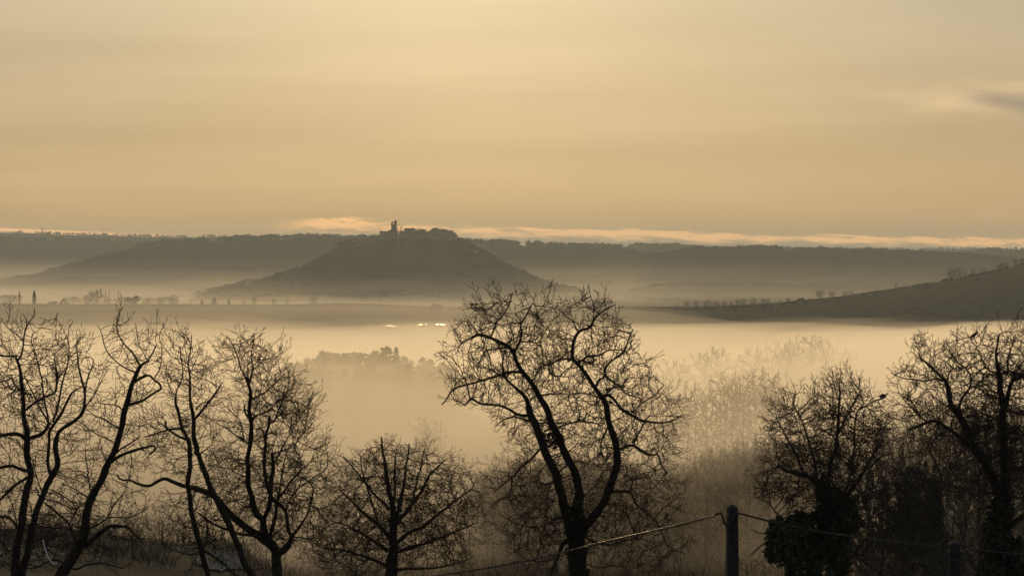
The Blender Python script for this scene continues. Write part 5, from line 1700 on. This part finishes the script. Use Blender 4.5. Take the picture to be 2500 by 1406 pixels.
bundle('overhead_cable', 'short twisted cable leaving the lower post past the massive oak trunk',
       [(2345, 1338), (2400, 1344), (2450, 1349), (2500, 1354), (2600, 1362), (2800, 1372)], np.linspace(PY2 - .1, PY2 + .6, 6))
def loop(label, pix, Y, r_=.016):
    m = MB(); m.tube(catmull([P(px, py, Y) for px, py in pix], 8), r_, 6)
    o = m.build('cable_loop', MAT['cable'], None, True)
    tag(o, label, 'cable')
loop('black slack cable loop hooking under at the chamfered post', [(1744, 1256), (1757, 1252), (1764, 1258), (1768, 1272), (1773, 1281), (1780, 1283), (1787, 1268), (1792, 1256), (1803, 1252)], PY1 - .14)
loop('black slack cable loop drooping to the lower post', [(2284, 1332), (2294, 1334), (2297, 1350), (2304, 1361), (2316, 1366), (2330, 1368), (2345, 1366), (2362, 1364), (2364, 1352), (2360, 1340)], PY2 - .15)
# bent wire in the crooked tree, its sun glint painted as white colour
def painted_glint_wire():
    m = MB()
    m.tube(catmull([P(px, py, 43.5) for px, py in [(105, 1317), (108, 1332), (113, 1347), (118, 1361), (125, 1370), (133, 1375), (140, 1373)]], 8), .013, 6)
    o = m.build('bent_wire', MAT['wire'], None, True)
    tag(o, 'bent strip of wire with a painted white glint among the crooked stems', 'wire')
painted_glint_wire()
# ------------------------------------------------------------------ tell look-alikes apart by what they stand next to
ORD = ('first second third fourth fifth sixth seventh eighth ninth tenth eleventh twelfth thirteenth fourteenth fifteenth sixteenth seventeenth eighteenth '
       'nineteenth twentieth twenty-first twenty-second twenty-third twenty-fourth').split()
def seen_px(o):
    return 1250 + o.location.x / o.location.y * FOC
def regroup(group, template, anchor=None, bins=None):
    """template takes the ordinal (counted away from the anchor) and the name of the bin."""
    obs = [o for o in bpy.data.objects if o.parent is None and o.get('group') == group]
    if bins is None:
        bins = [(-1e9, 1e9, '', anchor)]
    for lo, hi, nm, anc in bins:
        part_ = sorted([o for o in obs if lo <= seen_px(o) < hi], key=lambda o: abs(seen_px(o) - anc))
        for i, o in enumerate(part_):
            o['label'] = template.format(o=ORD[min(i, len(ORD) - 1)], b=nm)
            if nm: o['group'] = group + ', ' + nm
WB = [(0, 1290, 'under the outer boughs of the oak', 1410), (1290, 1410, 'seen between the oak stems', 1410), (1410, 1560, 'beyond the oak trunk', 1410), (1560, 1700, 'between oak and chamfered post', 1790),
      (1700, 1840, 'around the chamfered post', 1790), (1840, 3000, 'behind the ivy masses', 1985)]
for rk, w_ in (('deep', 'deepest rank'), ('back', 'hazy back rank'), ('middle', 'middle rank'), ('front', 'front rank')):
    regroup('bare trees of the wood across the slope, %s rank' % rk, '{o} wood tree {b}, ' + w_, bins=WB)
for rk, w_ in (('far', 'farthest row'), ('second', 'second row'), ('near', 'nearest row')):
    regroup('dark trees crowded behind the massive oak, %s row' % rk, '{o} dark bare tree from the massive oak trunk, ' + w_ + ' behind it', 2445)
regroup('faint trees standing in the valley fog', '{o} grey fog-bound tree from the ivy-clad tree, in the nearer misty rank', 1985)
regroup('trees of the far rank in the fog', '{o} very faint tree from the great oak, in the brightest fog', 2445)
regroup('cedars of the grove in the valley fog', '{o} hazy cedar from the pointed fir in the fog-bound grove', 967)
regroup('cedars fronting the grove in the valley fog', '{o} lower cedar from the pointed fir, in the front line of the grove', 967)
regroup('bare trees along the plateau hedge', '{o} small bare tree from the slim pole along the foggy plateau hedge', 1653)
regroup('bare trees along the plateau hedge, climbing part', '{o} bare tree from the round dark evergreen, on the climbing hedge', 1955)
regroup('bare trees below the plateau hedge', '{o} bare tree from the slim pole, on the slope below the plateau hedge', 1653)
regroup('bare trees along the crest of the dark slope', '{o} bare tree up the crest of the near dark slope', 2300)
regroup('ghostly poplars in the fog behind the plateau', '{o} ghostly poplar from the ruined gable, in the bright fog', 155)
regroup('pale tree masses in the fog behind the ruin', '{o} pale rounded tree from the ruined gable, in the bright fog', 155)
regroup('blurred trees at the foot of the castle hill', '{o} blurred tree from the lone field tree, at the hill foot', 764)
regroup('cypresses before the church', '{o} spiky cypress from the church wall', 912)
regroup('bare trees over the hilltop roofs', '{o} thin bare tree from the church tower, showing over the hilltop roofs', 962)
regroup('skyline clump west of the church', '{o} crown from the church in the skyline clump', 962)
regroup('small skyline trees west of the church', '{o} small lone skyline tree from the church', 962)
regroup('skyline trees past the castle hill', '{o} bare skyline tree past the steep side of the castle hill', 1130)
regroup('skyline crowns before the long wood', '{o} rounded skyline crown from the long flat wood', 1495)
regroup('trees of the long skyline wood', '{o} tree of the long flat-topped skyline wood, counted from the castle hill', 1400)
regroup('trees ending the long skyline wood', '{o} small tree past the end of the long skyline wood', 1670)
regroup('trees of the domed skyline wood', '{o} tree of the domed skyline wood, counted from the turbine', 1907)
regroup('little trees on the nearer eastern skyline', '{o} little bare skyline tree from the tiny wind turbine', 1907)
regroup('tiny conifers on the eastern skyline', '{o} tiny pointed skyline conifer from the tiny wind turbine', 1907)
